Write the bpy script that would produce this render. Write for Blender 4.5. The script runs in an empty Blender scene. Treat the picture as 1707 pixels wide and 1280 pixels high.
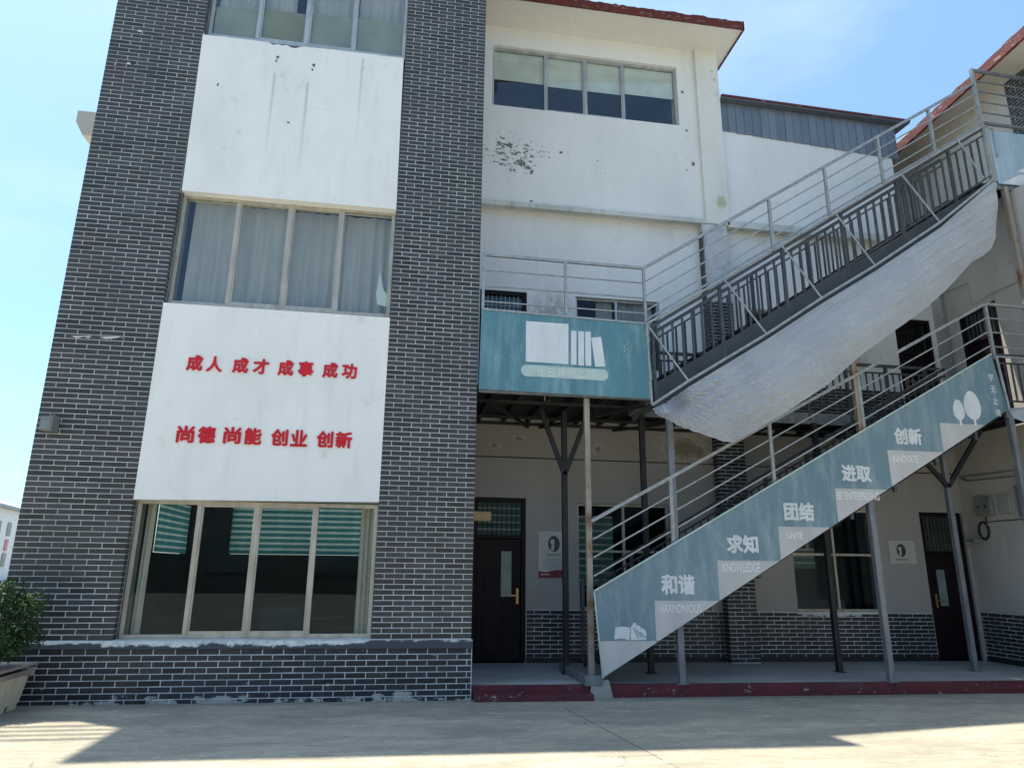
import bpy, math, random
from mathutils import Vector, Matrix
random.seed(7)
S = bpy.context.scene
COL = S.collection
# ------------------------------------------------------------------ camera
F_PX, YAW, PITCH, ROLL = 1148.86, math.radians(8.9523), math.radians(14.9945), math.radians(0.5654)
CP = Vector((-0.97358, -9.27365, 1.56392))
FW = Vector((math.sin(YAW)*math.cos(PITCH), math.cos(YAW)*math.cos(PITCH), math.sin(PITCH)))
_r = Vector((math.cos(YAW), -math.sin(YAW), 0)); _u = _r.cross(FW)
RT = _r*math.cos(ROLL) + _u*math.sin(ROLL); UP = -_r*math.sin(ROLL) + _u*math.cos(ROLL)
cd = bpy.data.cameras.new('camera'); cam = bpy.data.objects.new('camera', cd); COL.objects.link(cam)
cam.matrix_world = Matrix.Translation(CP) @ Matrix((RT, UP, -FW)).transposed().to_4x4()
cd.sensor_width = 36; cd.lens = 36*F_PX/1707; cd.clip_end = 2000; cd.clip_start = .1
S.camera = cam
# ------------------------------------------------------------------ light
SUN_VEC = Vector((-2.6, 1.8, 12.9)).normalized()          # towards the sun
EL = math.asin(SUN_VEC.z); AZ = math.atan2(SUN_VEC.x, SUN_VEC.y)
W = bpy.data.worlds.new('World'); S.world = W; W.use_nodes = True
wn = W.node_tree; bg = wn.nodes['Background']
sky = wn.nodes.new('ShaderNodeTexSky'); sky.sky_type = 'NISHITA'; sky.sun_disc = False
sky.sun_elevation = EL; sky.sun_rotation = AZ; sky.air_density = 1.0; sky.dust_density = 2.5; sky.ozone_density = .8
bg.inputs['Strength'].default_value = 0.118
hz = wn.nodes.new('ShaderNodeMix'); hz.data_type = 'RGBA'; hz.blend_type = 'MULTIPLY'; hz.inputs[0].default_value = 1; hz.inputs[7].default_value = (.82, 1.05, 1.13, 1)
wn.links.new(sky.outputs[0], hz.inputs[6])
tc = wn.nodes.new('ShaderNodeTexCoord'); mpw = wn.nodes.new('ShaderNodeMapping'); mpw.inputs['Scale'].default_value = (1, 1, 2.5); cn = wn.nodes.new('ShaderNodeTexNoise'); cn.inputs['Scale'].default_value = 2.4; cn.inputs['Detail'].default_value = 7; cn.inputs['Roughness'].default_value = .55
wn.links.new(tc.outputs['Generated'], mpw.inputs[0]); wn.links.new(mpw.outputs[0], cn.inputs['Vector'])
cr_ = wn.nodes.new('ShaderNodeMapRange'); cr_.inputs[1].default_value = .50; cr_.inputs[2].default_value = .80; cr_.inputs[4].default_value = .25; wn.links.new(cn.outputs[0], cr_.inputs[0])
cm = wn.nodes.new('ShaderNodeMix'); cm.data_type = 'RGBA'; cm.inputs[7].default_value = (5.2, 5.8, 6.2, 1); wn.links.new(cr_.outputs[0], cm.inputs[0]); wn.links.new(hz.outputs[2], cm.inputs[6]); wn.links.new(cm.outputs[2], bg.inputs[0])
sl = bpy.data.lights.new('sun', 'SUN'); sl.energy = 5.0; sl.angle = math.radians(.55); sl.color = (1, .90, .72)
so = bpy.data.objects.new('sun', sl); COL.objects.link(so); so.rotation_euler = SUN_VEC.to_track_quat('Z', 'Y').to_euler()
S.view_settings.view_transform = 'Standard'; S.view_settings.look = 'None'; S.view_settings.gamma = 1
S.view_settings.use_curve_mapping = False; S.view_settings.exposure = 1.13
S.render.engine = 'CYCLES'; S.cycles.max_bounces = 8; S.cycles.transparent_max_bounces = 12

# ------------------------------------------------------------------ helpers
def at(px, py, y):
    """real point on the vertical plane at depth y that the survey measured at photo pixel px, py"""
    v = RT*((px-853.5)/F_PX) - UP*((py-640)/F_PX) + FW
    return CP + v*((y-CP.y)/v.y)
def atx(px, py, x):
    v = RT*((px-853.5)/F_PX) - UP*((py-640)/F_PX) + FW
    return CP + v*((x-CP.x)/v.x)
def gz(x): return -.014 - .0065*max(-9, min(14, x))        # courtyard falls gently to the right
def pz(x): return gz(x) + .155                              # platform top

def org(p):
    v = Vector((0, 0, 0))
    while p is not None: v += p.location; p = p.parent
    return v
def tag(o, label=None, cat=None, group=None, kind=None):
    if label: o['label'] = label
    if cat: o['category'] = cat
    if group: o['group'] = group
    if kind: o['kind'] = kind
    return o
def empty(name, loc, label, cat, group=None):
    o = bpy.data.objects.new(name, None); COL.objects.link(o); o.location = loc; o.empty_display_size = .2
    return tag(o, label, cat, group)
class MB:
    def __init__(s): s.v = []; s.f = []
    def quad(s, *p):
        n = len(s.v); s.v += [Vector(q) for q in p]; s.f.append(tuple(range(n, n+len(p)))); return s
    def hexa(s, a):        # 8 corners: bottom 4 (ccw), top 4
        n = len(s.v); s.v += [Vector(q) for q in a]
        for f in ((3,2,1,0),(4,5,6,7),(0,1,5,4),(1,2,6,5),(2,3,7,6),(3,0,4,7)): s.f.append(tuple(n+i for i in f))
        return s
    def box(s, x0, x1, y0, y1, z0, z1):
        return s.hexa([(x0,y0,z0),(x1,y0,z0),(x1,y1,z0),(x0,y1,z0),(x0,y0,z1),(x1,y0,z1),(x1,y1,z1),(x0,y1,z1)])
    def beam(s, p, q, w, h, up=(0,0,1)):
        p = Vector(p); q = Vector(q); d = (q-p).normalized(); up = Vector(up)
        if abs(d.dot(up)) > .95: up = Vector((0,1,0))
        a = d.cross(up).normalized()*w/2; b = a.cross(d).normalized()*h/2
        return s.hexa([p-a-b, p+a-b, q+a-b, q-a-b, p-a+b, p+a+b, q+a+b, q-a+b]) if False else s._bm(p, q, a, b)
    def _bm(s, p, q, a, b):
        n = len(s.v); s.v += [p-a-b, p+a-b, p+a+b, p-a+b, q-a-b, q+a-b, q+a+b, q-a+b]
        for f in ((0,3,2,1),(4,5,6,7),(0,1,5,4),(1,2,6,5),(2,3,7,6),(3,0,4,7)): s.f.append(tuple(n+i for i in f))
        return s
    def tube(s, pts, r, k=8):
        pts = [Vector(p) for p in pts]; rings = []
        for i, p in enumerate(pts):
            d = (pts[min(i+1, len(pts)-1)]-pts[max(i-1, 0)]).normalized()
            u = Vector((0,0,1)) if abs(d.z) < .9 else Vector((0,1,0))
            a = d.cross(u).normalized(); b = a.cross(d)
            n = len(s.v); rings.append(n)
            for j in range(k):
                t = 2*math.pi*j/k; s.v.append(p + a*(r*math.cos(t)) + b*(r*math.sin(t)))
        for i in range(len(rings)-1):
            for j in range(k): s.f.append((rings[i]+j, rings[i]+(j+1) % k, rings[i+1]+(j+1) % k, rings[i+1]+j))
        s.f.append(tuple(rings[0]+j for j in range(k))); s.f.append(tuple(rings[-1]+j for j in reversed(range(k))))
        return s
    def plate(s, poly, y0, y1):     # polygon in x,z extruded from y0 (front) to y1
        n = len(s.v); k = len(poly)
        s.v += [Vector((p[0], y0, p[1])) for p in poly] + [Vector((p[0], y1, p[1])) for p in poly]
        s.f.append(tuple(range(n, n+k))); s.f.append(tuple(reversed(range(n+k, n+2*k))))
        for i in range(k): j = (i+1) % k; s.f.append((n+j, n+i, n+k+i, n+k+j))
        return s
    def slab(s, poly, z0, z1):
        n = len(s.v); k = len(poly)
        s.v += [Vector((p[0], p[1], z0)) for p in poly] + [Vector((p[0], p[1], z1)) for p in poly]
        s.f.append(tuple(reversed(range(n, n+k)))); s.f.append(tuple(range(n+k, n+2*k)))
        for i in range(k): j = (i+1) % k; s.f.append((n+i, n+j, n+k+j, n+k+i))
        return s
    def build(s, name, mat, parent=None, smooth=False, bevel=0, fix=False):
        o0 = org(parent)
        me = bpy.data.meshes.new(name); me.from_pydata([tuple(v-o0) for v in s.v], [], s.f); me.update()
        if fix or True:
            import bmesh
            b = bmesh.new(); b.from_mesh(me); bmesh.ops.recalc_face_normals(b, faces=b.faces); b.to_mesh(me); b.free()
        me.materials.append(mat)
        if smooth: me.polygons.foreach_set('use_smooth', [True]*len(me.polygons))
        o = bpy.data.objects.new(name, me); COL.objects.link(o); o.parent = parent
        if bevel:
            m = o.modifiers.new('bevel', 'BEVEL'); m.width = bevel; m.segments = 2; m.limit_method = 'ANGLE'
        return o

def newmat(name):
    m = bpy.data.materials.new(name); m.use_nodes = True; nt = m.node_tree
    return m, nt, nt.nodes['Principled BSDF']
def N(nt, t, **k):
    n = nt.nodes.new('ShaderNode'+t)
    for a, b in k.items(): setattr(n, a, b)
    return n
def mixc(nt, fac, a, b):
    n = N(nt, 'Mix', data_type='RGBA')
    for i, v in ((0, fac), (6, a), (7, b)):
        if isinstance(v, (tuple, list)): n.inputs[i].default_value = tuple(v[:3])+(1,)
        elif isinstance(v, (int, float)): n.inputs[i].default_value = v
        else: nt.links.new(v, n.inputs[i])
    return n.outputs[2]
def math_(nt, op, a, b=None, c=None, clamp=False):
    n = N(nt, 'Math', operation=op); n.use_clamp = clamp
    for i, v in enumerate((a, b, c)):
        if v is None: continue
        if isinstance(v, (int, float)): n.inputs[i].default_value = v
        else: nt.links.new(v, n.inputs[i])
    return n.outputs[0]
def noise(nt, scale, detail=4, stretch=(1,1,1), rough=.55, off=(0,0,0)):
    g = N(nt, 'NewGeometry'); mp = N(nt, 'Mapping'); mp.inputs['Scale'].default_value = stretch; mp.inputs['Location'].default_value = off
    nt.links.new(g.outputs['Position'], mp.inputs[0])
    n = N(nt, 'TexNoise'); n.inputs['Scale'].default_value = scale; n.inputs['Detail'].default_value = detail; n.inputs['Roughness'].default_value = rough
    nt.links.new(mp.outputs[0], n.inputs['Vector']); return n.outputs[0]
def ramp(nt, x, lo, hi):
    n = N(nt, 'MapRange'); n.inputs[1].default_value = lo; n.inputs[2].default_value = hi; n.clamp = True
    nt.links.new(x, n.inputs[0]); return n.outputs[0]
def bump(nt, bsdf, h, strength=.3, dist=.01):
    b = N(nt, 'Bump'); b.inputs['Strength'].default_value = strength; b.inputs['Distance'].default_value = dist
    nt.links.new(h, b.inputs['Height']); nt.links.new(b.outputs[0], bsdf.inputs['Normal'])
def mat(name, c, c2=None, scale=3, stretch=(1,1,1), rough=.6, metal=0, bmp=.15, lo=.35, hi=.65, spec=.5, c3=None, s3=1.2, st3=(1,1,.25), lo3=.55, hi3=.75):
    m, nt, b = newmat(name)
    b.inputs['Roughness'].default_value = rough; b.inputs['Metallic'].default_value = metal; b.inputs['Specular IOR Level'].default_value = spec
    c2 = c2 or tuple(v*.8 for v in c)
    col = mixc(nt, ramp(nt, noise(nt, scale, 6, stretch), lo, hi), c, c2)
    if c3: col = mixc(nt, ramp(nt, noise(nt, s3, 6, st3, .65, (3,1,7)), lo3, hi3), col, c3)
    nt.links.new(col, b.inputs['Base Color'])
    if bmp: bump(nt, b, noise(nt, scale*12, 3), bmp, .004)
    return m
def sepxyz(nt):
    g = N(nt, 'NewGeometry'); s = N(nt, 'SeparateXYZ'); nt.links.new(g.outputs['Position'], s.inputs[0]); return s.outputs
def spotmask(nt, spots, axis='x', jag=.6, freq=30):
    """ragged-edged chips of lost paint at given (u, z, radius_u, radius_z)"""
    o = sepxyz(nt); u = o[0] if axis == 'x' else o[1]; z = o[2]
    nz = math_(nt, 'MULTIPLY', math_(nt, 'SUBTRACT', noise(nt, freq, 5, (1,1,1), .7), .5), jag*4)
    tot = None
    for (x, zz, rx, rz) in spots:
        a = math_(nt, 'POWER', math_(nt, 'DIVIDE', math_(nt, 'SUBTRACT', u, x), rx), 2)
        b = math_(nt, 'POWER', math_(nt, 'DIVIDE', math_(nt, 'SUBTRACT', z, zz), rz), 2)
        d = math_(nt, 'SQRT', math_(nt, 'ADD', a, b))
        k = math_(nt, 'GREATER_THAN', 1.0, math_(nt, 'ADD', d, nz))
        tot = k if tot is None else math_(nt, 'MAXIMUM', tot, k)
    return tot

# ------------------------------------------------------------------ materials
def plaster(name, base=(.79,.80,.79), stain=(.62,.64,.62), dirt=(.42,.42,.38), amt=.75, chips=None, axis='x', chipc=(.10,.10,.095), extra=None):
    m, nt, b = newmat(name); b.inputs['Roughness'].default_value = .85; b.inputs['Specular IOR Level'].default_value = .25
    col = mixc(nt, math_(nt, 'MULTIPLY', ramp(nt, noise(nt, 1.1, 7, (1,1,.55), .6), .42, .72), amt*.55), base, stain)
    col = mixc(nt, math_(nt, 'MULTIPLY', ramp(nt, noise(nt, 5, 6, (1,1,.12), .65, (5,2,1)), .52, .75), amt*.55), col, stain)
    col = mixc(nt, math_(nt, 'MULTIPLY', ramp(nt, noise(nt, 2.3, 8, (1,1,.8), .75, (9,2,4)), .60, .72), amt*.5), col, dirt)
    col = mixc(nt, math_(nt, 'MULTIPLY', ramp(nt, noise(nt, 30, 3), .60, .75), .12), col, dirt)
    if chips:
        halo = spotmask(nt, [(x,z,rx*1.9,rz*1.9) for x,z,rx,rz in chips], axis, 1.0, 14)
        col = mixc(nt, math_(nt, 'MULTIPLY', halo, .18), col, (.66,.66,.60))
        col = mixc(nt, spotmask(nt, chips, axis, 1.1, 30), col, chipc)
    if extra: col = extra(nt, col)
    nt.links.new(col, b.inputs['Base Color']); bump(nt, b, noise(nt, 22, 6, (1,1,1), .7), .35, .006)
    return m
def brickmat(name, c=(.038,.041,.043), v=.5):
    m, nt, b = newmat(name); b.inputs['Roughness'].default_value = .48; b.inputs['Specular IOR Level'].default_value = .45
    g = N(nt, 'NewGeometry'); oi = N(nt, 'ObjectInfo')
    r = math_(nt, 'FRACT', math_(nt, 'ADD', g.outputs['Random Per Island'], oi.outputs['Random']))
    a = mixc(nt, r, tuple(x*(1-v) for x in c), tuple(x*(1+v) for x in c))
    r2 = math_(nt, 'FRACT', math_(nt, 'MULTIPLY', r, 17.3))
    a = mixc(nt, math_(nt, 'MULTIPLY', ramp(nt, noise(nt, .9, 3), .5, .62), .5), a, (.044,.038,.045))
    a = mixc(nt, math_(nt, 'MULTIPLY', ramp(nt, noise(nt, .8, 3, off=(4,4,9)), .52, .64), .5), a, (.034,.044,.040))
    a = mixc(nt, math_(nt, 'MULTIPLY', ramp(nt, noise(nt, 40, 4, (.25,1,1)), .5, .8), .35), a, (.085,.088,.092))
    nt.links.new(a, b.inputs['Base Color']); bump(nt, b, noise(nt, 60, 4, (.3,1,1)), .3, .003)
    nt.links.new(math_(nt, 'ADD', math_(nt, 'MULTIPLY', r2, .2), .38), b.inputs['Roughness'])
    return m
def basebrick(name):
    m = brickmat(name, (.019,.023,.029), .5); nt = m.node_tree; b = nt.nodes['Principled BSDF']
    src = b.inputs['Base Color'].links[0].from_socket
    o = sepxyz(nt)
    low = ramp(nt, o[2], .16, .0)
    k = math_(nt, 'GREATER_THAN', math_(nt, 'ADD', noise(nt, 3.2, 7, (1,1,2.5), .7), math_(nt, 'MULTIPLY', low, .19)), .67)
    k2 = math_(nt, 'GREATER_THAN', noise(nt, 9, 7, (1,1,1.5), .75, (2,5,1)), .705)
    nt.links.new(mixc(nt, math_(nt, 'MAXIMUM', k, k2), src, (.36,.37,.33)), b.inputs['Base Color']); return m
M = {}
tower_chips1 = [(-3.16,9.0,.02,.03),(-3.17,8.93,.015,.02),(-2.62,8.94,.02,.03),(-2.63,8.86,.015,.02),(-3.95,8.42,.015,.02),(-2.9,7.9,.02,.015)]
def streaks(nt, col):
    o = sepxyz(nt)
    for x, z0, z1 in ((-3.17, 7.2, 8.75), (-2.68, 7.0, 8.65), (-1.9, 7.6, 9.2)):
        dx = math_(nt, 'ABSOLUTE', math_(nt, 'SUBTRACT', o[0], x))
        k = math_(nt, 'MULTIPLY', ramp(nt, dx, .028, .004), math_(nt, 'MULTIPLY', ramp(nt, o[2], z0, z1-.2), ramp(nt, o[2], z1, z1-.05)))
        col = mixc(nt, math_(nt, 'MULTIPLY', k, .55), col, (.36,.36,.34))
    return col
M['panel_up'] = plaster('upper_spandrel_plaster', amt=1.0, dirt=(.36,.36,.33), chips=tower_chips1, extra=streaks)
M['panel_lo'] = plaster('lower_spandrel_plaster', amt=.9)
wall_chips = [(.73,9.35,.05,.05),(.60,9.30,.03,.03),(.52,9.40,.03,.02),(.55,9.15,.05,.03),(.85,9.18,.03,.03),(.95,8.98,.08,.06),(1.08,8.9,.06,.04),
              (.62,9.02,.06,.02),(.75,8.82,.03,.03),(1.72,9.30,.03,.03),(.60,9.48,.05,.02),(1.15,8.82,.03,.04),(4.28,11.0,.03,.03),(4.32,10.1,.02,.03),(4.42,9.35,.03,.05),(4.27,9.2,.015,.02),
              (2.45,9.2,.015,.012),(2.6,8.95,.015,.012),(1.15,8.2,.03,.02),(4.75,11.4,.03,.02),(4.9,9.0,.03,.03)]
def flakes(nt, col):
    for (x, z, rx, rz, th) in ((.80,9.18,.66,.45,.625),(1.3,9.45,.55,.25,.70),(4.35,9.6,.2,1.2,.735),(.9,8.3,1.0,.3,.74)):
        o = sepxyz(nt); a = math_(nt, 'POWER', math_(nt, 'DIVIDE', math_(nt, 'SUBTRACT', o[0], x), rx), 2); b_ = math_(nt, 'POWER', math_(nt, 'DIVIDE', math_(nt, 'SUBTRACT', o[2], z), rz), 2)
        reg = ramp(nt, math_(nt, 'ADD', a, b_), 1.2, .1); nn = math_(nt, 'MULTIPLY_ADD', reg, .09, noise(nt, 9, 6, (1,1,1.3), .72, (6,2,8)))
        gate = math_(nt, 'GREATER_THAN', reg, .02)
        col = mixc(nt, math_(nt, 'MULTIPLY', math_(nt, 'MULTIPLY', ramp(nt, nn, th-.045, th-.03), gate), .45), col, (.60,.62,.60))
        col = mixc(nt, math_(nt, 'MULTIPLY', math_(nt, 'GREATER_THAN', nn, th+.02), gate), col, (.12,.12,.115))
    return col
M['wall_up'] = plaster('upper_wall_plaster', chips=wall_chips, extra=flakes)
def patch(nt, col):
    o = sepxyz(nt); tot = None
    for x, z, rx, rz in ((1.55,5.75,.45,.75),(7.3,5.6,.5,.5)):
        a = math_(nt, 'POWER', math_(nt, 'DIVIDE', math_(nt, 'SUBTRACT', o[0], x), rx), 2); b_ = math_(nt, 'POWER', math_(nt, 'DIVIDE', math_(nt, 'SUBTRACT', o[2], z), rz), 2)
        q = math_(nt, 'MULTIPLY', ramp(nt, math_(nt, 'ADD', a, b_), 1.3, .3), ramp(nt, noise(nt, 11, 8, (1,1,.7), .75), .44, .52)); tot = q if tot is None else math_(nt, 'MAXIMUM', tot, q)
    return mixc(nt, math_(nt, 'MULTIPLY', tot, .8), col, (.40,.39,.33))
M['wall_mid'] = plaster('walkway_wall_plaster', amt=.9, extra=patch)
low_chips = [(.95,3.72,.05,.03),(1.0,3.70,.04,.03),(.55,3.58,.05,.03),(2.35,3.58,.04,.05),(3.95,3.66,.22,.16),(4.2,3.6,.1,.1),(6.4,3.6,.2,.1),(8.6,3.75,.3,.12)]
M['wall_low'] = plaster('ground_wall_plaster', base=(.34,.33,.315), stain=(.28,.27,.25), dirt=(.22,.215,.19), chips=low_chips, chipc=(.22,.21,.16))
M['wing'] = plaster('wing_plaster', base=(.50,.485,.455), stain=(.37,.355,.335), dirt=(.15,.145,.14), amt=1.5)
M['soffit'] = plaster('soffit_plaster', base=(.80,.79,.74), amt=.4)
M['ledge'] = plaster('ledge_plaster', base=(.66,.67,.64), stain=(.38,.42,.38), dirt=(.18,.21,.18), amt=1.6)
M['brick'] = brickmat('slate_brick'); M['bbrick'] = basebrick('plinth_brick')
M['dbrick'] = brickmat('dado_brick', (.014,.017,.022), .4)
M['mortar'] = mat('mortar', (.66,.68,.68), (.44,.46,.46), 1.7, c3=(.30,.31,.31), s3=3, st3=(1,1,.6), lo3=.56, hi3=.75, bmp=.3, rough=.9)
M['mortar2'] = mat('grimy_mortar', (.66,.69,.70), (.42,.45,.46), 3, bmp=.3, rough=.9)
def concrete():
    m, nt, b = newmat('concrete_ground'); b.inputs['Roughness'].default_value = .88; b.inputs['Specular IOR Level'].default_value = .3
    c = mixc(nt, ramp(nt, noise(nt, .9, 8, (.35,1,1), .65), .40, .60), (.44,.41,.335), (.32,.30,.25))
    c = mixc(nt, math_(nt, 'MULTIPLY', ramp(nt, noise(nt, 3.5, 8, (.25,1.4,1), .7, (3,3,3)), .46, .62), .55), c, (.22,.215,.19))
    c = mixc(nt, math_(nt, 'MULTIPLY', ramp(nt, noise(nt, 55, 4, (1,1,1), .7), .44, .62), .55), c, (.21,.205,.18))
    c = mixc(nt, math_(nt, 'MULTIPLY', ramp(nt, noise(nt, 9, 6, (.6,1.6,1), .7, (8,1,3)), .54, .62), .4), c, (.55,.50,.40))
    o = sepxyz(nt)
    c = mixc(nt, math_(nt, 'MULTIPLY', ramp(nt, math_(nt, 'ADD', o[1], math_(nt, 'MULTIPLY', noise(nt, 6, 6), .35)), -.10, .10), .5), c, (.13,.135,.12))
    c = mixc(nt, math_(nt, 'MULTIPLY', ramp(nt, noise(nt, 1.6, 9, (.5,1.2,1), .72, (12,3,3)), .50, .57), .42), c, (.20,.195,.17))
    c = mixc(nt, math_(nt, 'MULTIPLY', ramp(nt, noise(nt, 120, 2), .66, .74), .5), c, (.12,.115,.10))
    # saw-cut joint running away from the viewer and wandering hairline cracks
    wob = math_(nt, 'MULTIPLY', math_(nt, 'SUBTRACT', noise(nt, 9, 4), .5), .02)
    j = math_(nt, 'ABSOLUTE', math_(nt, 'ADD', math_(nt, 'SUBTRACT', o[0], math_(nt, 'MULTIPLY_ADD', o[1], -.135, .98)), wob))
    jm = math_(nt, 'MULTIPLY', ramp(nt, j, .011, .005), ramp(nt, noise(nt, 2.2, 4, off=(1,8,1)), .40, .46))
    v = N(nt, 'TexVoronoi'); v.feature = 'DISTANCE_TO_EDGE'; v.inputs['Scale'].default_value = .42
    g = N(nt, 'NewGeometry'); nz = N(nt, 'TexNoise'); nz.inputs['Scale'].default_value = 2.6; nz.inputs['Detail'].default_value = 7; nt.links.new(g.outputs['Position'], nz.inputs['Vector'])
    ad = N(nt, 'VectorMath', operation='MULTIPLY_ADD'); ad.inputs[1].default_value = (.55,.55,0); nt.links.new(nz.outputs['Color'], ad.inputs[0]); nt.links.new(g.outputs['Position'], ad.inputs[2])
    nt.links.new(ad.outputs[0], v.inputs['Vector'])
    cr = math_(nt, 'MULTIPLY', ramp(nt, v.outputs['Distance'], .0035, .001), ramp(nt, noise(nt, .8, 3, off=(7,7,1)), .56, .60))
    c = mixc(nt, math_(nt, 'MAXIMUM', jm, math_(nt, 'MULTIPLY', cr, .6)), c, (.10,.095,.085))
    nt.links.new(c, b.inputs['Base Color'])
    h = math_(nt, 'ADD', noise(nt, 45, 6, (.6,1,1), .75), math_(nt, 'MULTIPLY', noise(nt, 7, 6, (.3,1,1)), 1.5)); bump(nt, b, h, .8, .02)
    return m
M['ground'] = concrete()
M['platform'] = mat('platform_cement', (.40,.41,.40), (.28,.29,.29), 1.5, (.4,1,1), rough=.42, bmp=.12, c3=(.20,.21,.21), s3=2.5, st3=(.3,1,1), lo3=.55, hi3=.8)
def redkerb():
    m, nt, b = newmat('oxide_red_paint'); b.inputs['Roughness'].default_value = .55
    c = mixc(nt, ramp(nt, noise(nt, 2.5, 6), .35, .7), (.115,.014,.026), (.065,.011,.020))
    k = ramp(nt, noise(nt, 5, 8, (1,1,2.2), .78), .60, .615)
    c = mixc(nt, k, c, (.33,.30,.27)); c = mixc(nt, math_(nt, 'MULTIPLY', ramp(nt, noise(nt, 1.3, 6, (1,1,2), off=(9,0,0)), .6, .75), .5), c, (.10,.09,.085))
    nt.links.new(c, b.inputs['Base Color']); bump(nt, b, noise(nt, 30, 6), .5, .01); return m
M['kerb'] = redkerb()
def redfascia():
    m, nt, b = newmat('weathered_red_fascia'); b.inputs['Roughness'].default_value = .8
    c = mixc(nt, ramp(nt, noise(nt, 6, 8, (1,1,1), .7), .3, .7), (.15,.030,.030), (.095,.022,.024))
    c = mixc(nt, ramp(nt, noise(nt, 4.5, 9, (1,1,2), .8), .565, .59), c, (.34,.23,.21))
    nt.links.new(c, b.inputs['Base Color']); bump(nt, b, noise(nt, 30, 8), .8, .02); return m
M['red'] = redfascia()
M['roof'] = mat('roof_concrete', (.3,.3,.28), rough=.9)
M['alu'] = mat('aged_aluminium', (.50,.47,.40), (.36,.33,.28), 8, (1,1,.3), rough=.45, metal=.35, bmp=.05)
M['alu2'] = mat('grey_aluminium', (.48,.50,.50), (.34,.36,.36), 8, (1,1,.3), rough=.45, metal=.35, bmp=.05)
M['steel_l'] = mat('galvanised_steel', (.36,.385,.39), (.25,.27,.275), 14, rough=.5, metal=.35, bmp=.1, c3=(.30,.22,.15), s3=4, lo3=.66, hi3=.8)
M['steel_d'] = mat('dark_painted_steel', (.070,.078,.086), (.042,.047,.053), 10, rough=.5, metal=.15, bmp=.1, c3=(.16,.12,.085), s3=5, lo3=.64, hi3=.78)
M['steel_k'] = mat('grimy_frame_steel', (.018,.020,.024), (.010,.011,.013), 6, rough=.6, metal=.1, bmp=.1)
M['steel_m'] = mat('grey_post_steel', (.20,.22,.24), (.13,.14,.155), 9, (1,1,.3), rough=.5, metal=.2, bmp=.1, c3=(.20,.15,.10), s3=3, lo3=.6, hi3=.8)
M['rust'] = mat('rusty_post_paint', (.34,.31,.26), (.24,.20,.16), 7, (1,1,.25), rough=.65, metal=.1, bmp=.2, c3=(.20,.10,.05), s3=3.2, st3=(1,1,.5), lo3=.52, hi3=.62)
M['stringer'] = mat('stringer_paint', (.050,.058,.066), (.036,.042,.048), 3, rough=.55, metal=.1, bmp=.1, c3=(.10,.10,.10), s3=3, lo3=.6, hi3=.8)
def glass(name, tint=(.80,.86,.86), refl=1.0, rough=.0, gl=(.95,.97,1)):
    m, nt, b = newmat(name); nt.nodes.remove(b); out = nt.nodes['Material Output']
    t = N(nt, 'BsdfTransparent'); t.inputs[0].default_value = tint+(1,)
    g = N(nt, 'BsdfGlossy'); g.inputs['Roughness'].default_value = rough; g.inputs[0].default_value = gl+(1,)
    bp = N(nt, 'Bump'); bp.inputs['Strength'].default_value = .03; bp.inputs['Distance'].default_value = .012; nt.links.new(noise(nt, 1.6, 1), bp.inputs['Height']); nt.links.new(bp.outputs[0], g.inputs['Normal'])
    fr = N(nt, 'Fresnel'); fr.inputs[0].default_value = 1.52
    mx = N(nt, 'MixShader'); gg = N(nt, 'NewGeometry'); nt.links.new(math_(nt, 'MULTIPLY', math_(nt, 'MULTIPLY', fr.outputs[0], 1.7*refl, clamp=True), math_(nt, 'SUBTRACT', 1.0, gg.outputs['Backfacing'])), mx.inputs[0]); nt.links.new(t.outputs[0], mx.inputs[1]); nt.links.new(g.outputs[0], mx.inputs[2])
    nt.links.new(mx.outputs[0], out.inputs[0]); return m
M['glass'] = glass('window_glass', (.86,.88,.85), .50, gl=(.42,.56,.66)); M['glass_d'] = glass('tinted_glass', (.62,.68,.72), .9)
M['glass_s'] = glass('dusty_glass', (.90,.92,.90), 1.0)
def cloth(name, c, tr=.35, c2=None):
    m, nt, b = newmat(name); out = nt.nodes['Material Output']; b.inputs['Roughness'].default_value = .9
    col = mixc(nt, ramp(nt, noise(nt, 6, 5, (1,1,.15)), .35, .7), c, c2 or tuple(x*.8 for x in c)); nt.links.new(col, b.inputs['Base Color'])
    t = N(nt, 'BsdfTranslucent'); nt.links.new(col, t.inputs[0]); mx = N(nt, 'MixShader'); mx.inputs[0].default_value = tr
    nt.links.new(b.outputs[0], mx.inputs[1]); nt.links.new(t.outputs[0], mx.inputs[2]); nt.links.new(mx.outputs[0], out.inputs[0]); return m
M['curtain'] = cloth('sheer_curtain', (.60,.60,.60), .2, (.44,.45,.46)); M['curtain_b'] = cloth('beige_curtain', (.80,.77,.70), .15)
M['blind_t'] = cloth('teal_blind', (.26,.50,.50), .7); M['blind_w'] = cloth('white_blind', (.86,.92,.88), .6)
M['paper'] = mat('window_paper', (.80,.84,.83), (.66,.72,.72), 3, rough=.85)
M['film'] = mat('ribbed_window_film', (.33,.37,.33), (.26,.30,.25), 2, rough=.6)
M['film_g'] = mat('green_window_film', (.28,.30,.18), (.22,.24,.15), 2, rough=.6)
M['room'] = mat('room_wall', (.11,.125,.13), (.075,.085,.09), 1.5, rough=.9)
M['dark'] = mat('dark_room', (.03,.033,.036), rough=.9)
M['door'] = mat('dark_steel_door', (.011,.006,.009), (.007,.004,.006), 5, (1,1,.2), rough=.5, bmp=.08, spec=.18)
M['doorglass'] = mat('frosted_door_glass', (.22,.27,.27), (.16,.20,.20), 3, rough=.25, bmp=0)
M['brass'] = mat('worn_brass', (.45,.30,.14), rough=.35, metal=.8, bmp=0)
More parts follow.
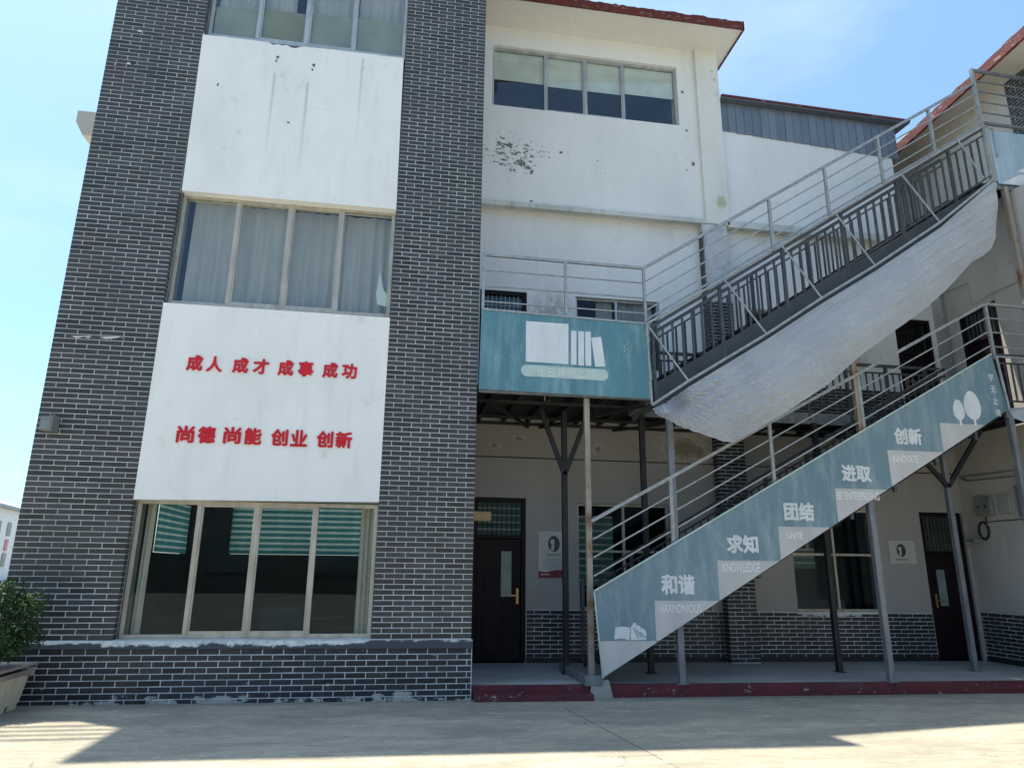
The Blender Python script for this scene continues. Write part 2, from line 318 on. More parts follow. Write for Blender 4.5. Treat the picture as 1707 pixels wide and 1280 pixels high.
def teal(name, c=(.16,.255,.30), c2=(.115,.20,.25), fade=(.36,.43,.45)):
    m, nt, b = newmat(name); b.inputs['Roughness'].default_value = .42
    col = mixc(nt, ramp(nt, noise(nt, 1.6, 6, (1,1,.35), .6), .3, .7), c, c2)
    col = mixc(nt, math_(nt, 'MULTIPLY', ramp(nt, noise(nt, 7, 7, (1,1,.18), .7, (3,0,0)), .47, .74), .7), col, fade)
    col = mixc(nt, math_(nt, 'MULTIPLY', ramp(nt, noise(nt, 2.5, 8, (1,1,1), .75, (8,0,0)), .60, .72), .35), col, fade)
    nt.links.new(col, b.inputs['Base Color']); bump(nt, b, noise(nt, 3.5, 5), .35, .02); return m
M['teal'] = teal('faded_teal_vinyl'); M['teal2'] = teal('bright_teal_vinyl', (.10,.245,.29), (.065,.18,.225), (.27,.41,.44))
M['sky_vinyl'] = teal('pale_blue_vinyl', (.30,.42,.52), (.24,.36,.46), (.50,.60,.66))
M['print_w'] = mat('white_print', (.66,.70,.72), (.54,.59,.62), 6, (1,1,.3), rough=.5)
M['print_g'] = mat('pale_grey_print', (.50,.51,.505), (.42,.435,.44), 3, (1,1,.4), rough=.5)
M['print_p'] = mat('pale_green_print', (.44,.55,.52), (.36,.47,.46), 5, rough=.5)
M['print_l'] = mat('faint_white_print', (.80,.82,.82), (.66,.68,.69), 9, rough=.5)
M['sign_red'] = mat('red_sign_acrylic', (.60,.003,.012), (.52,.002,.010), 6, rough=.3, bmp=0)
M['black'] = mat('black_rubber', (.02,.02,.02), rough=.6)
M['grey_box'] = mat('grey_meter_box', (.22,.23,.21), (.16,.17,.16), 4, rough=.6)
M['plate'] = mat('poster_board', (.47,.49,.455), (.43,.445,.42), 3, rough=.4)
M['ink'] = mat('printed_ink', (.045,.045,.045), rough=.5); M['ink2'] = mat('faint_ink', (.28,.285,.28), rough=.5); M['post_red'] = mat('crimson_print', (.20,.008,.03), rough=.45)
M['wood'] = mat('weathered_wood', (.80,.70,.52), (.62,.52,.38), 8, (2.5,2.5,.25), rough=.85, bmp=.5, c3=(.22,.17,.13), s3=3, lo3=.66, hi3=.8)
M['wood2'] = mat('grey_wood_rim', (.42,.37,.32), (.28,.22,.19), 9, (1,.3,1), rough=.85, bmp=.5)
M['yellow'] = mat('orange_notice', (.62,.36,.12), (.55,.46,.26), 12, rough=.6); M['orange'] = mat('faded_orange_label', (.48,.17,.06), (.5,.4,.3), 30, rough=.6)
def fascia_metal():
    m, nt, b = newmat('grey_metal_sheet'); b.inputs['Roughness'].default_value = .5; b.inputs['Metallic'].default_value = .3
    oi = N(nt, 'ObjectInfo'); c = mixc(nt, oi.outputs['Random'], (.16,.19,.23), (.22,.255,.29))
    c = mixc(nt, math_(nt, 'MULTIPLY', ramp(nt, noise(nt, 6, 6, (1,1,.15)), .5, .8), .5), c, (.11,.13,.16))
    nt.links.new(c, b.inputs['Base Color']); return m
M['sheet'] = fascia_metal()
def tarpmat():
    m, nt, b = newmat('woven_white_tarp'); out = nt.nodes['Material Output']; b.inputs['Roughness'].default_value = .55
    c = mixc(nt, ramp(nt, noise(nt, 1.5, 6), .3, .75), (.84,.86,.88), (.70,.735,.77))
    c = mixc(nt, math_(nt, 'MULTIPLY', ramp(nt, noise(nt, 7, 8, (1,1,1), .75, (4,0,0)), .63, .70), .5), c, (.38,.40,.42)); nt.links.new(c, b.inputs['Base Color'])
    t = N(nt, 'BsdfTranslucent'); nt.links.new(c, t.inputs[0]); mx = N(nt, 'MixShader'); mx.inputs[0].default_value = .32; b.inputs['Roughness'].default_value = .38
    nt.links.new(b.outputs[0], mx.inputs[1]); nt.links.new(t.outputs[0], mx.inputs[2]); nt.links.new(mx.outputs[0], out.inputs[0])
    # creases fan along the length of the cloth, which climbs like the stair
    g = N(nt, 'NewGeometry'); mp = N(nt, 'Mapping'); mp.vector_type = 'TEXTURE'; mp.inputs['Rotation'].default_value = (0, -math.radians(33), 0); mp.inputs['Scale'].default_value = (1/1.2, 1, 1/16)
    nt.links.new(g.outputs['Position'], mp.inputs[0]); n1 = N(nt, 'TexNoise'); n1.inputs['Scale'].default_value = 1.6; n1.inputs['Detail'].default_value = 6; nt.links.new(mp.outputs[0], n1.inputs['Vector'])
    n2 = N(nt, 'TexVoronoi'); n2.inputs['Scale'].default_value = 9; n2.feature = 'DISTANCE_TO_EDGE'; nt.links.new(g.outputs['Position'], n2.inputs['Vector'])
    h = math_(nt, 'ADD', n1.outputs[0], math_(nt, 'MULTIPLY', math_(nt, 'MINIMUM', n2.outputs[0], .12), 1.2))
    h = math_(nt, 'ADD', h, math_(nt, 'MULTIPLY', noise(nt, 26, 6, (1,1,1), .7), .8))
    bp = N(nt, 'Bump'); bp.inputs['Strength'].default_value = 1.0; bp.inputs['Distance'].default_value = .085; nt.links.new(h, bp.inputs['Height'])
    nt.links.new(bp.outputs[0], b.inputs['Normal']); nt.links.new(bp.outputs[0], t.inputs['Normal']); return m
M['tarp'] = tarpmat()
M['leaf'] = cloth('shrub_leaf', (.030,.075,.022), .25, (.018,.045,.016)); M['bark'] = mat('bark', (.08,.06,.04))
M['far_wall'] = mat('far_white_wall', (.80,.79,.78)); M['far_roof'] = mat('far_grey_roof', (.30,.33,.36)); M['far_glass'] = mat('far_window', (.18,.20,.22), rough=.3)
M['far_red'] = mat('faded_red_lettering', (.62,.25,.27)); M['opp'] = mat('opposite_brick', (.16,.15,.14), (.12,.115,.11), 3)

# ------------------------------------------------------------------ ground and platform
b = MB(); xs = [-600,-60,-9,-6,-3,0,3,6,9,14,60,600]
for i in range(len(xs)-1): b.quad((xs[i],-600,gz(xs[i])),(xs[i+1],-600,gz(xs[i+1])),(xs[i+1],600,gz(xs[i+1])),(xs[i],600,gz(xs[i])))
tag(b.build('ground', M['ground']), 'pale worn concrete courtyard with hairline cracks, half in building shadow', kind='structure')
plat = tag(MB().hexa([(.03,.06,gz(0)-.2),(9.33,.06,gz(9.3)-.2),(9.33,2.19,gz(9.3)-.2),(.03,2.19,gz(0)-.2),(.03,.06,pz(0)),(9.33,.06,pz(9.3)),(9.33,2.19,pz(9.3)),(.03,2.19,pz(0))]).build('platform', M['platform']), kind='structure')
kb = MB()
n = 60
for i in range(n):                                     # kerb face with slightly uneven top arris
    x0 = .03+i*(9.3/n); x1 = x0+9.3/n
    e0 = random.Random(i).uniform(-.006,.004); e1 = random.Random(i+1).uniform(-.006,.004)
    kb.hexa([(x0,.0+e0,gz(x0)-.1),(x1,.0+e1,gz(x1)-.1),(x1,.062,gz(x1)-.1),(x0,.062,gz(x0)-.1),(x0,.0+e0,pz(x0)+.004+e0),(x1,.0+e1,pz(x1)+.004+e1),(x1,.062,pz(x1)+.004),(x0,.062,pz(x0)+.004)])
tag(kb.build('kerb', M['kerb']), kind='structure')
st = MB(); n = 14
for i in range(n):
    x0 = .04+i*(1.5/n); x1 = x0+1.5/n; e0 = random.Random(i+50).uniform(-.007,.007); e1 = random.Random(i+51).uniform(-.007,.007)
    if i == n-1: e1 -= .0
    st.hexa([(x0,-.2+e0,gz(x0)-.1),(x1,-.2+e1,gz(x1)-.1),(x1,-.012,gz(x1)-.1),(x0,-.012,gz(x0)-.1),(x0,-.19+e0,gz(x0)+.07+e0),(x1,-.19+e1,gz(x1)+.07+e1),(x1,-.012,gz(x1)+.085),(x0,-.012,gz(x0)+.085)])
tag(st.build('step', M['kerb'], bevel=.004), kind='structure')
tag(MB().hexa([(1.50,-.09,gz(1.5)-.1),(1.86,-.06,gz(1.5)-.1),(1.80,.3,gz(1.5)-.1),(1.56,.3,gz(1.5)-.1),(1.56,-.03,.20),(1.79,-.02,.19),(1.77,.28,.19),(1.58,.28,.20)]).build('concrete_footing', M['roof'], bevel=.01),
    'dark concrete footing block under the rusty stair corner post', 'footing')

# ------------------------------------------------------------------ bricks
def pix(p):
    v = Vector(p)-CP; d = v.dot(FW); return Vector((853.5+F_PX*v.dot(RT)/d, 640-F_PX*v.dot(UP)/d))
class Bricks:
    """collects bricks of one building; the 300 that show largest become parts, the rest one mesh"""
    def __init__(s): s.l = []
    def face(s, u0, u1, zf, rows, pitch, bw, axis, plane, out, phase=0, gap=.008, zg=.008, halfshift=True, slope=0, view=True, skip=None):
        gap = GAP; zg = .0098
        for r in range(rows):
            start = u0 - (bw/2 if (r+phase) % 2 and halfshift else 0)
            k = 0
            while start + k*bw < u1-.001:
                a = max(u0, start+k*bw)+gap/2; c = min(u1, start+(k+1)*bw)-gap/2; k += 1
                if c-a < .02: continue
                z0 = zf(r); 
                if skip and skip((a+c)/2, z0+pitch/2): continue
                s.l.append((axis, a, c, z0+zg/2, z0+pitch-zg/2, plane, out, slope, view))
    def emit(s, parent, m, th=.003):
        def area(q):
            ax, a, c, z0, z1, pl, out, sl, view = q
            if not view: return 0
            P = (lambda u, z: (u, pl, z)) if ax == 'x' else (lambda u, z: (pl, u, z))
            p, q1, r = pix(P(a, z0)), pix(P(c, z0)), pix(P(a, z1))
            if not (0 <= p.x <= 1707 and -10 <= p.y <= 1290): return 0
            return abs((q1-p).x*(r-p).y)
        L = sorted(s.l, key=lambda q: -area(q)); cache = {}; o0 = org(parent); rest = MB()
        for i, q in enumerate(L):
            ax, a, c, z0, z1, pl, out, sl, view = q
            d = th*out; jit = random.uniform(-.0008,.0008)
            if i < 300 and area(q) > 0:
                w = round(c-a, 3); key = (ax, w, round(z1-z0,3), out)
                if key not in cache:
                    h = z1-z0; mb = MB(); e = .003
                    if ax == 'x':
                        mb.v += [Vector(v) for v in ((0,0,0),(w,0,0),(w,0,h),(0,0,h),(e,d,e),(w-e,d,e),(w-e,d,h-e),(e,d,h-e))]
                    else:
                        mb.v += [Vector(v) for v in ((0,0,0),(0,w,0),(0,w,h),(0,0,h),(d,e,e),(d,w-e,e),(d,w-e,h-e),(d,e,h-e))]
                    mb.f += [(4,5,6,7),(0,1,5,4),(1,2,6,5),(2,3,7,6),(3,0,4,7)]
                    me = bpy.data.meshes.new('brick'); me.from_pydata([tuple(v) for v in mb.v], [], mb.f)
                    import bmesh
                    bm_ = bmesh.new(); bm_.from_mesh(me); bmesh.ops.recalc_face_normals(bm_, faces=bm_.faces)
                    # open back: make sure the front faces outwards
                    bm_.faces.ensure_lookup_table()
                    nn = bm_.faces[0].normal; want = out
                    if (nn.y if ax == 'x' else nn.x)*want < 0: bmesh.ops.reverse_faces(bm_, faces=bm_.faces)
                    bm_.to_mesh(me); bm_.free(); me.materials.append(m); cache[key] = me
                o = bpy.data.objects.new('brick', cache[key]); COL.objects.link(o); o.parent = parent
                if ax == 'x': o.location = Vector((a, pl+jit, z0+sl*a))-o0; 
                else: o.location = Vector((pl+jit, a, z0))-o0
            else:
                if ax == 'x': rest.box(a, c, min(pl, pl+d)+jit, max(pl, pl+d)+jit, z0+sl*a, z1+sl*a)
                else: rest.box(min(pl, pl+d)+jit, max(pl, pl+d)+jit, a, c, z0, z1)
        if rest.v: tag(rest.build('brick', m, parent), kind='stuff')

# ------------------------------------------------------------------ window builder (facing -y or -x)
def shell(parent, x0, x1, z0, z1, y0, y1, m):
    t = .03
    MB().box(x0,x1,y1,y1+t,z0,z1).box(x0-t,x0,y0,y1+t,z0,z1).box(x1,x1+t,y0,y1+t,z0,z1).box(x0-t,x1+t,y0,y1+t,z0-t,z0).box(x0-t,x1+t,y0,y1+t,z1,z1+t).build('room_shell', m, parent)
def wavy(x0, x1, z0, z1, y, amp=.025, wl=.14, seed=0, flare=0):
    b = MB(); rn = random.Random(seed); n = max(8, int((x1-x0)/wl*8)); ph = rn.uniform(0, 6)
    ks = 6
    for i in range(n+1):
        u = i/n; x = x0+(x1-x0)*u
        for k in range(ks+1):
            t = k/ks; ss = math.sin(2*math.pi*(x-x0)/wl+ph+.9*math.sin(x*5+seed))
            b.v.append(Vector((x+flare*t*(1-u), y+amp*ss*(.5+.5*t)+amp*.4*math.sin(x*13+t*2), z1-(z1-z0)*t)))
    for i in range(n):
        for k in range(ks): a = i*(ks+1)+k; b.f.append((a, a+1, a+ks+2, a+ks+1))
    return b
def window(parent, x0, x1, z0, z1, y, mull, fm, gm, fw=.045, fd=.06, rails=(), panes=True):
    f = MB(); f.box(x0,x0+fw,y,y+fd,z0,z1); f.box(x1-fw,x1,y,y+fd,z0,z1); f.box(x0+fw,x1-fw,y,y+fd,z0,z0+fw); f.box(x0+fw,x1-fw,y,y+fd,z1-fw,z1)
    for i, mx in enumerate(mull):
        f.box(mx-fw*.55, mx+fw*.55, y-.006, y+fd-.006, z0+fw, z1-fw)
    for rz in rails: f.box(x0+fw, x1-fw, y+.004, y+fd-.004, rz-fw/2, rz+fw/2)
    w = f.build('window', fm, parent, bevel=.003)
    xs = [x0+fw]+list(mull)+[x1-fw]; zs = [z0+fw]+list(rails)+[z1-fw]
    # sliding sashes: the middle lights sit in their own thin frames
    for i in range(len(xs)-1):
        a = xs[i]+(fw*.55 if i else 0); c = xs[i+1]-(fw*.55 if i < len(xs)-2 else 0)
        if 0 < i < len(xs)-2:
            s = MB(); t = .022
            s.box(a,a+t,y+.008,y+.04,z0+fw,z1-fw); s.box(c-t,c,y+.008,y+.04,z0+fw,z1-fw); s.box(a+t,c-t,y+.008,y+.04,z1-fw-t,z1-fw); s.box(a+t,c-t,y+.008,y+.04,z0+fw,z0+fw+t*1.6)
            s.build('sash', fm, w)
        for k in range(len(zs)-1):
            MB().box(a, c, y+.030, y+.034, zs[k], zs[k+1]).build('pane', gm, w)
    return w

# ------------------------------------------------------------------ front bay (dark brick tower)
T = empty('brick_tower', (-2.76, 2, 0), 'three-storey dark grey brick bay with white panels and wide windows, left of the outdoor stairs', 'building')
ZR = 12.75
GAP = .0105
piers = MB()
piers.box(-5.514,-4.263,.008,.5,-.2,ZR).box(-1.258,-.008,.008,.5,-.2,ZR)
piers.box(-5.514,-5.3,.5,2.2,-.2,ZR).box(-.2,-.008,.5,2.18,-.2,ZR).box(-5.3,-4.9,6.0,6.2,-.2,ZR)
piers.build('mortar_wall', M['mortar'], T)
for nm, c4, mm, z_in in (('spandrel_panel', [(338.1,57.5),(673,97),(660.5,349),(303,317.5)], M['panel_up'], None), ('spandrel_panel', [(272.5,504.4),(650.1,529.7),(631.6,836.4),(222,832)], M['panel_lo'], None)):
    P = [at(px, py, -.006) for px, py in c4]
    if mm is M['panel_up']:   # broken upper edge
        top = []; n = 44; rn = random.Random(5)
        for i in range(n+1):
            u = i/n; z = P[0].z+(P[1].z-P[0].z)*u; x = P[0].x+(P[1].x-P[0].x)*u
            k = max(0, 1-abs(u-.42)/.17); top.append((x, z-k*rn.uniform(.0,.075)-rn.uniform(0,.004)))
        poly = [(P[3].x,P[3].z)]+[(P[2].x,P[2].z)]+top[::-1]
    else: poly = [(P[3].x,P[3].z),(P[2].x,P[2].z),(P[1].x,P[1].z),(P[0].x,P[0].z)]
    MB().plate(poly, -.006, .30).build(nm, mm, T)
# ledge over the plinth: ragged white cement above a dark band
def ledgemat():
    m, nt, bb = newmat('ledge_cement'); bb.inputs['Roughness'].default_value = .8; o = sepxyz(nt)
    k = math_(nt, 'ADD', o[2], math_(nt, 'MULTIPLY', math_(nt, 'SUBTRACT', noise(nt, 5, 8, (1,1,1), .75), .5), .20))
    k = math_(nt, 'SUBTRACT', k, math_(nt, 'MULTIPLY', ramp(nt, o[0], -1.6, -1.15), .045)); k = math_(nt, 'SUBTRACT', k, math_(nt, 'MULTIPLY', ramp(nt, o[0], -4.0, -4.5), .03))
    c = mixc(nt, ramp(nt, k, .640, .655), (.055,.062,.075), mixc(nt, ramp(nt, noise(nt, 14, 7), .4, .7), (.68,.70,.67), (.42,.45,.42)))
    nt.links.new(c, bb.inputs['Base Color']); bump(nt, bb, noise(nt, 25, 6), .6, .01); return m
MB().hexa([(-6.0,-.066,.615),(.012,-.066,.592),(.012,.05,.592),(-6.0,.05,.615),(-6.0,-.05,.702),(.012,-.05,.684),(.012,.05,.69),(-6.0,.05,.708)]).build('ledge', ledgemat(), T, bevel=.004)
MB().hexa([(-6.0,-.044,gz(-6)-.1),(.004,-.044,gz(0)-.1),(.004,.0,gz(0)-.1),(-6,.0,gz(-6)-.1),(-6.0,-.044,.617),(.004,-.044,.594),(.004,.0,.594),(-6,.0,.617)]).build('plinth', M['mortar2'], T)
MB().box(-4.27,-1.25,.06,.3,.55,.705).build('window_sill', M['ledge'], T)
B = Bricks(); rows = int((ZR-.70)/.0659)
zf = lambda r: .700+r*.0659
B.face(-5.522,-4.255,zf,rows,.0659,.2815,'x',.008,-1,phase=1)
B.face(-1.266,0.0,zf,rows,.0659,.2532,'x',.008,-1,phase=0)
B.face(0.0,2.2,zf,rows,.0659,.2532,'y',-.008,1,view=False); B.face(0.0,2.2,zf,rows,.0659,.2532,'y',-5.514,-1,view=False)
sp = lambda u, z: not (4.99 < z < 6.66 or z > 9.3 or z < 2.37)
B.face(0.0,.12,zf,rows,.0659,.2532,'y',-4.263,1,halfshift=False,view=False,skip=sp)
# plinth bricks, courses fall with the ground
zb = lambda r: .594-.0385-(r)*.0690-.0296
for r in range(10):
    B.face(-6.0,.0,(lambda _r, r=r: .594-.069*(r+1)),1,.069,.2475,'x',-.044,-1,phase=r,slope=-.0040)
B.l = [q for q in B.l if not (q[5] == -.044 and q[4]+q[7]*q[1] < gz(q[1]))]
tower_b = [q for q in B.l]
def emit_lim(bk, parent, m, lim):
    vis = sorted([q for q in bk.l if q[8]], key=lambda q: (q[3] if q[0] == 'x' else 99))
    keep = vis[:lim]; ks = set(map(id, keep)); rest = [q for q in bk.l if id(q) not in ks]
    a = Bricks(); a.l = keep; a.emit(parent, m)
    r2 = MB()
    for ax, a_, c, z0, z1, pl, out, sl, view in rest:
        d = .003*out; jit = random.uniform(-.0008,.0008)
        if ax == 'x': r2.box(a_, c, min(pl, pl+d)+jit, max(pl, pl+d)+jit, z0+sl*a_, z1+sl*a_)
        else: r2.box(min(pl, pl+d)+jit, max(pl, pl+d)+jit, a_, c, z0, z1)
    tag(r2.build('brick', m, parent), kind='stuff')
hi = Bricks(); hi.l = [q for q in tower_b if q[5] == -.044]; hi.emit(T, M['bbrick'])      # plinth courses
yb = Bricks(); yb.l = [q for q in tower_b if q[5] != -.044]
cut = sum(1 for q in hi.l if 0 <= pix((q[1], -.05, q[3])).x <= 1707); emit_lim(yb, T, M['brick'], max(20, 298-cut))
# missing / damaged bits on the brickwork
dm = MB()
for px, py, w in ((233,52,.03),(215,106,.04),(192,107,.012)):
    p = at(px, py, -.003); dm.plate([(p.x-w, p.z-.012),(p.x+w*.8, p.z-.02),(p.x+w, p.z+.01),(p.x-w*.4, p.z+.018)], -.0045, .0)
rn = random.Random(3)
pts = [(119,558),(128,562),(135,560),(141,559),(147,562),(151,560),(152,558)], [(166,560),(176,563),(190,562),(200,560),(205,562),(208,567),(206,562),(198,559)]
for pl_ in pts:
    q = [at(a, c+2, -.003) for a, c in pl_]; dm.plate([(p.x, p.z) for p in q][::-1], -.0045, .0)
dm.build('mortar_smear', M['mortar'], T)
h = at(219.5, 105.3, -.003); MB().tube([(h.x,-.005,h.z),(h.x,.02,h.z)], .022, 12).build('vent_hole', M['dark'], T)
# windows
zb1, zt1 = .705, at(430, 841, .12).z+.03
for (z0, z1, ms, fmn) in ((.705, 2.362, (-3.5,-2.79,-2.055), 'alu'), (5.0, 6.655, (-3.48,-2.75,-2.03), 'alu'), (9.36, 11.0, (-3.52,-2.79,-2.065), 'alu2')):
    w = window(T, -4.243, -1.268, z0, z1, .13, ms, M[fmn], M['glass'] if z0 < 1 else M['glass_s'], fw=.05)
    if z0 < 1:
        wavy(-4.17,at(262,850,.3).x,z0+.03,z1,.30,.03,.075,1).build('curtain', M['curtain_b'], w, smooth=True)
        wavy(at(603,850,.3).x,-1.33,z0+.03,z1,.30,.03,.06,2).build('curtain', M['curtain_b'], w, smooth=True)
    elif z0 < 6:
        for i, (a, c) in enumerate(((-4.12,-3.42),(-3.46,-2.78),(-2.74,-2.0),(-2.04,-1.32))): wavy(a,c,z0+.02,z1,.32+.02*i,.03,.17,10+i).build('curtain', M['curtain'], w, smooth=True)
        p = [at(a, c, .2) for a, c in ((633,452),(627,492),(629,508),(648,513),(647,493),(640,485))]
        MB().plate([(q.x,q.z) for q in p][::-1], .19, .195).build('torn_film', M['paper'], w)
    else:
        xsb = [-4.2,-3.52,-2.79,-2.065,-1.3]; tops = [at(400,28,.2).z+.1, at(470,22,.2).z, at(555,30,.2).z, at(632,37,.2).z]
        for i in range(4):
            fb = MB(); z = z0+.02
            while z < tops[i]:
                fb.hexa([(xsb[i]+.02,.185,z),(xsb[i+1]-.02,.185,z),(xsb[i+1]-.02,.20,z),(xsb[i]+.02,.20,z),(xsb[i]+.02,.178,z+.028),(xsb[i+1]-.02,.178,z+.028),(xsb[i+1]-.02,.20,z+.028),(xsb[i]+.02,.20,z+.028)]); z += .03
            fb.build('ribbed_film', M['film_g'] if i == 1 else M['film'], w)
            if i != 1: wavy(xsb[i]+.03,xsb[i+1]-.03,tops[i]-.1,z1,.27,.02,.15,30+i).build('curtain', M['curtain'], w, smooth=True)
            else: wavy(xsb[i]+.03,xsb[i+1]-.22,tops[i]-.1,z1,.27,.02,.15,30+i).build('curtain', M['curtain'], w, smooth=True)
# rooms: floors, side walls, and a rear wall pierced by daylight windows with zebra blinds on the ground floor
rm = MB()
rm.box(-5.3,-.2,.5,6.0,.02,.10).box(-5.3,-.2,.3,6.0,2.95,3.1).box(-5.3,-.2,.3,6.0,4.3,4.6).box(-5.3,-.2,.3,6.0,7.6,7.8).box(-5.3,-.2,.3,6.0,8.4,8.7).box(-5.3,-.2,.3,6.0,11.4,11.6)
rm.box(-.28,-.2,.5,6.0,.1,ZR)
rm.box(-5.3,-.2,5.9,6.0,3.1,ZR)
bz0, bz1 = at(450,924,5.8).z, 2.92
bl = [at(383,900,5.8).x, at(455,900,5.8).x, at(520,900,5.8).x, at(600,900,5.8).x, at(655,900,5.8).x]
rm.box(-5.3,bl[0],5.9,6.0,.1,2.95).box(bl[0],bl[4],5.9,6.0,.1,bz0).box(bl[4],-.2,5.9,6.0,.1,2.95)
# left wall with a side window
rm.box(-5.3,-5.2,.5,3.9,.1,ZR).box(-5.3,-5.2,3.9,5.8,.1,1.78).box(-5.3,-5.2,3.9,5.8,2.9,ZR).box(-5.3,-5.2,5.8,5.9,.1,ZR)
rm.box(-4.9,-4.3,2.6,3.6,.1,.75).box(-3.2,-1.6,3.2,4.0,.1,.72).box(-3.0,-2.4,2.2,2.6,.1,.95)
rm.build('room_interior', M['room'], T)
def zebra(parent, P0, P1, z0, z1):
    d = (Vector(P1)-Vector(P0)).normalized(); L = (Vector(P1)-Vector(P0)).length; PT = .115; n = int((z1-z0)/PT)
    t = MB(); wv = MB()
    for i in range(n+1):
        z = z0+i*PT; a = Vector((P0[0],P0[1],z)); c = a+d*L
        t.beam(a+Vector((0,0,PT*.33)), c+Vector((0,0,PT*.33)), .006, PT*.66)
        wv.beam(a+Vector((0,0,PT*.83)), c+Vector((0,0,PT*.83)), .004, PT*.30)
    o = t.build('blind', M['blind_t'], parent); wv.build('blind_slats', M['blind_w'], o)
for i in range(4):
    zebra(T, (bl[i]-.0,5.82-.02*(i%2),0), (bl[i+1]+.0,5.82-.02*(i%2),0), bz0+.01, 2.9)
zebra(T, (-5.19,3.92,0), (-5.19,5.78,0), 1.80, 2.88)
rf = MB(); rf.slab([(-8.5,.85),(-6.22,.85),(-6.22,-.78),(.86,-.82),(.80,-.42),(4.6,.20),(9.0,.40),(9.0,.72),(4.6,1.45),(.4,1.55),(.4,9.0),(-5.5,9.0),(-5.5,2.2),(-8.5,2.2)], 12.9, 13.1)  # unseen roof, its side strips shaped to cast the shadow edges on the courtyard
rf.build('shadow_roof_slab', M['roof'], T)
for y_ in (.64,.45,.26,.07): MB().beam((-8.5,y_-.05,12.95),(-6.25,y_,12.95),.06,.05).build('shadow_batten', M['steel_d'], T)  # unseen battens added to throw shadow stripes across the sunlit patch at left
MB().box(-5.2,-.3,.4,6.1,ZR,12.9).build('parapet', M['roof'], T)
lb = at(82, 702, -.09); lt = MB().box(lb.x-.07,lb.x+.07,-.16,-.01,lb.z-.12,lb.z+.05).box(lb.x+.071,lb.x+.085,-.19,-.01,lb.z-.13,lb.z+.07)
o = MB().tube([(lb.x,-.13,lb.z-.2),(lb.x,-.12,lb.z-.12)], .02).v
l = empty('flood_light', (lb.x, 0, lb.z), 'small grey flood light on the left brick column', 'lamp')
lt.build('housing', M['grey_box'], l, bevel=.005); MB().box(lb.x-.055,lb.x+.055,-.166,-.161,lb.z-.105,lb.z+.03).build('lens', M['doorglass'], l)

# main block cornice showing past the tower's left edge
cb = MB().plate([(-7.30,9.75),(-7.30,9.52),(-7.15,9.25),(-5.6,9.25),(-5.6,9.75)][::-1], 3.0, 3.5)
ml = empty('rear_block', (-6.3, 5, 0), 'concrete cornice of the block behind, poking out left of the brick tower', 'building')
cb.build('cornice', plaster('bare_cement', base=(.55,.52,.48), stain=(.42,.40,.37), amt=1.2), ml); MB().box(-5.75,-5.53,6.3,9.0,-.2,3.2).box(-5.75,-5.53,3.0,9.0,3.2,9.25).build('wall', M['wall_up'], ml)

# ------------------------------------------------------------------ recessed white block
Rb = empty('school_building', (4.6, 4, 0), 'white plastered three-storey school block with peeling paint, set back right of the brick tower', 'building')
def wall_with_holes(x0, x1, z0, z1, y0, y1, holes, top=None):
    b = MB(); hs = sorted(holes); x = x0
    xsn = sorted(set([x0, x1]+[h[0] for h in hs]+[h[1] for h in hs]))
    for i in range(len(xsn)-1):
        a, c = xsn[i], xsn[i+1]; cuts = sorted([(h[2], h[3]) for h in hs if h[0] <= a+1e-6 and h[1] >= c-1e-6]); z = z0
        for p, q in cuts:
            if p > z: b.box(a, c, y0, y1, z, p)
            z = max(z, q)
        if z < z1: b.box(a, c, y0, y1, z, z1)
    return b
WY = 2.2
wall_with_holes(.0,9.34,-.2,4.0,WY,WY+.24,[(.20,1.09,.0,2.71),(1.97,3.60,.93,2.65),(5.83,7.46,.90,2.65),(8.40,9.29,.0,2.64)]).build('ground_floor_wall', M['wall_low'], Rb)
wall_with_holes(.0,9.34,4.0,8.02,WY,WY+.24,[(.24,1.09,4.1,6.41),(2.0,3.60,5.05,6.40),(8.45,9.25,4.1,6.42),(5.3,6.9,5.3,6.40)]).build('walkway_wall', M['wall_mid'], Rb)
up = wall_with_holes(.0,5.05,8.02,12.05,2.1,WY+.24,[(.37,4.18,10.20,11.58)]); up.build('upper_wall', M['wall_up'], Rb)
MB().box(5.05,8.88,2.12,WY+.24,8.02,10.35).build('side_upper_wall', M['wall_up'], Rb)
lg = MB(); n = 50
for i in range(n):
    x0 = .0+i*(4.56/n); x1 = x0+4.56/n; e = random.Random(i).uniform(-.012,.006); e1 = random.Random(i+1).uniform(-.012,.006)
    lg.hexa([(x0,1.98+e*.5,8.0),(x1,1.98+e1*.5,8.0),(x1,2.1,8.0),(x0,2.1,8.0),(x0,1.985+e*.5,8.10+e),(x1,1.985+e1*.5,8.10+e1),(x1,2.1,8.16),(x0,2.1,8.16)])
lg.box(5.0,8.88,2.0,2.12,7.98,8.12); lg.build('ledge', M['ledge'], Rb)
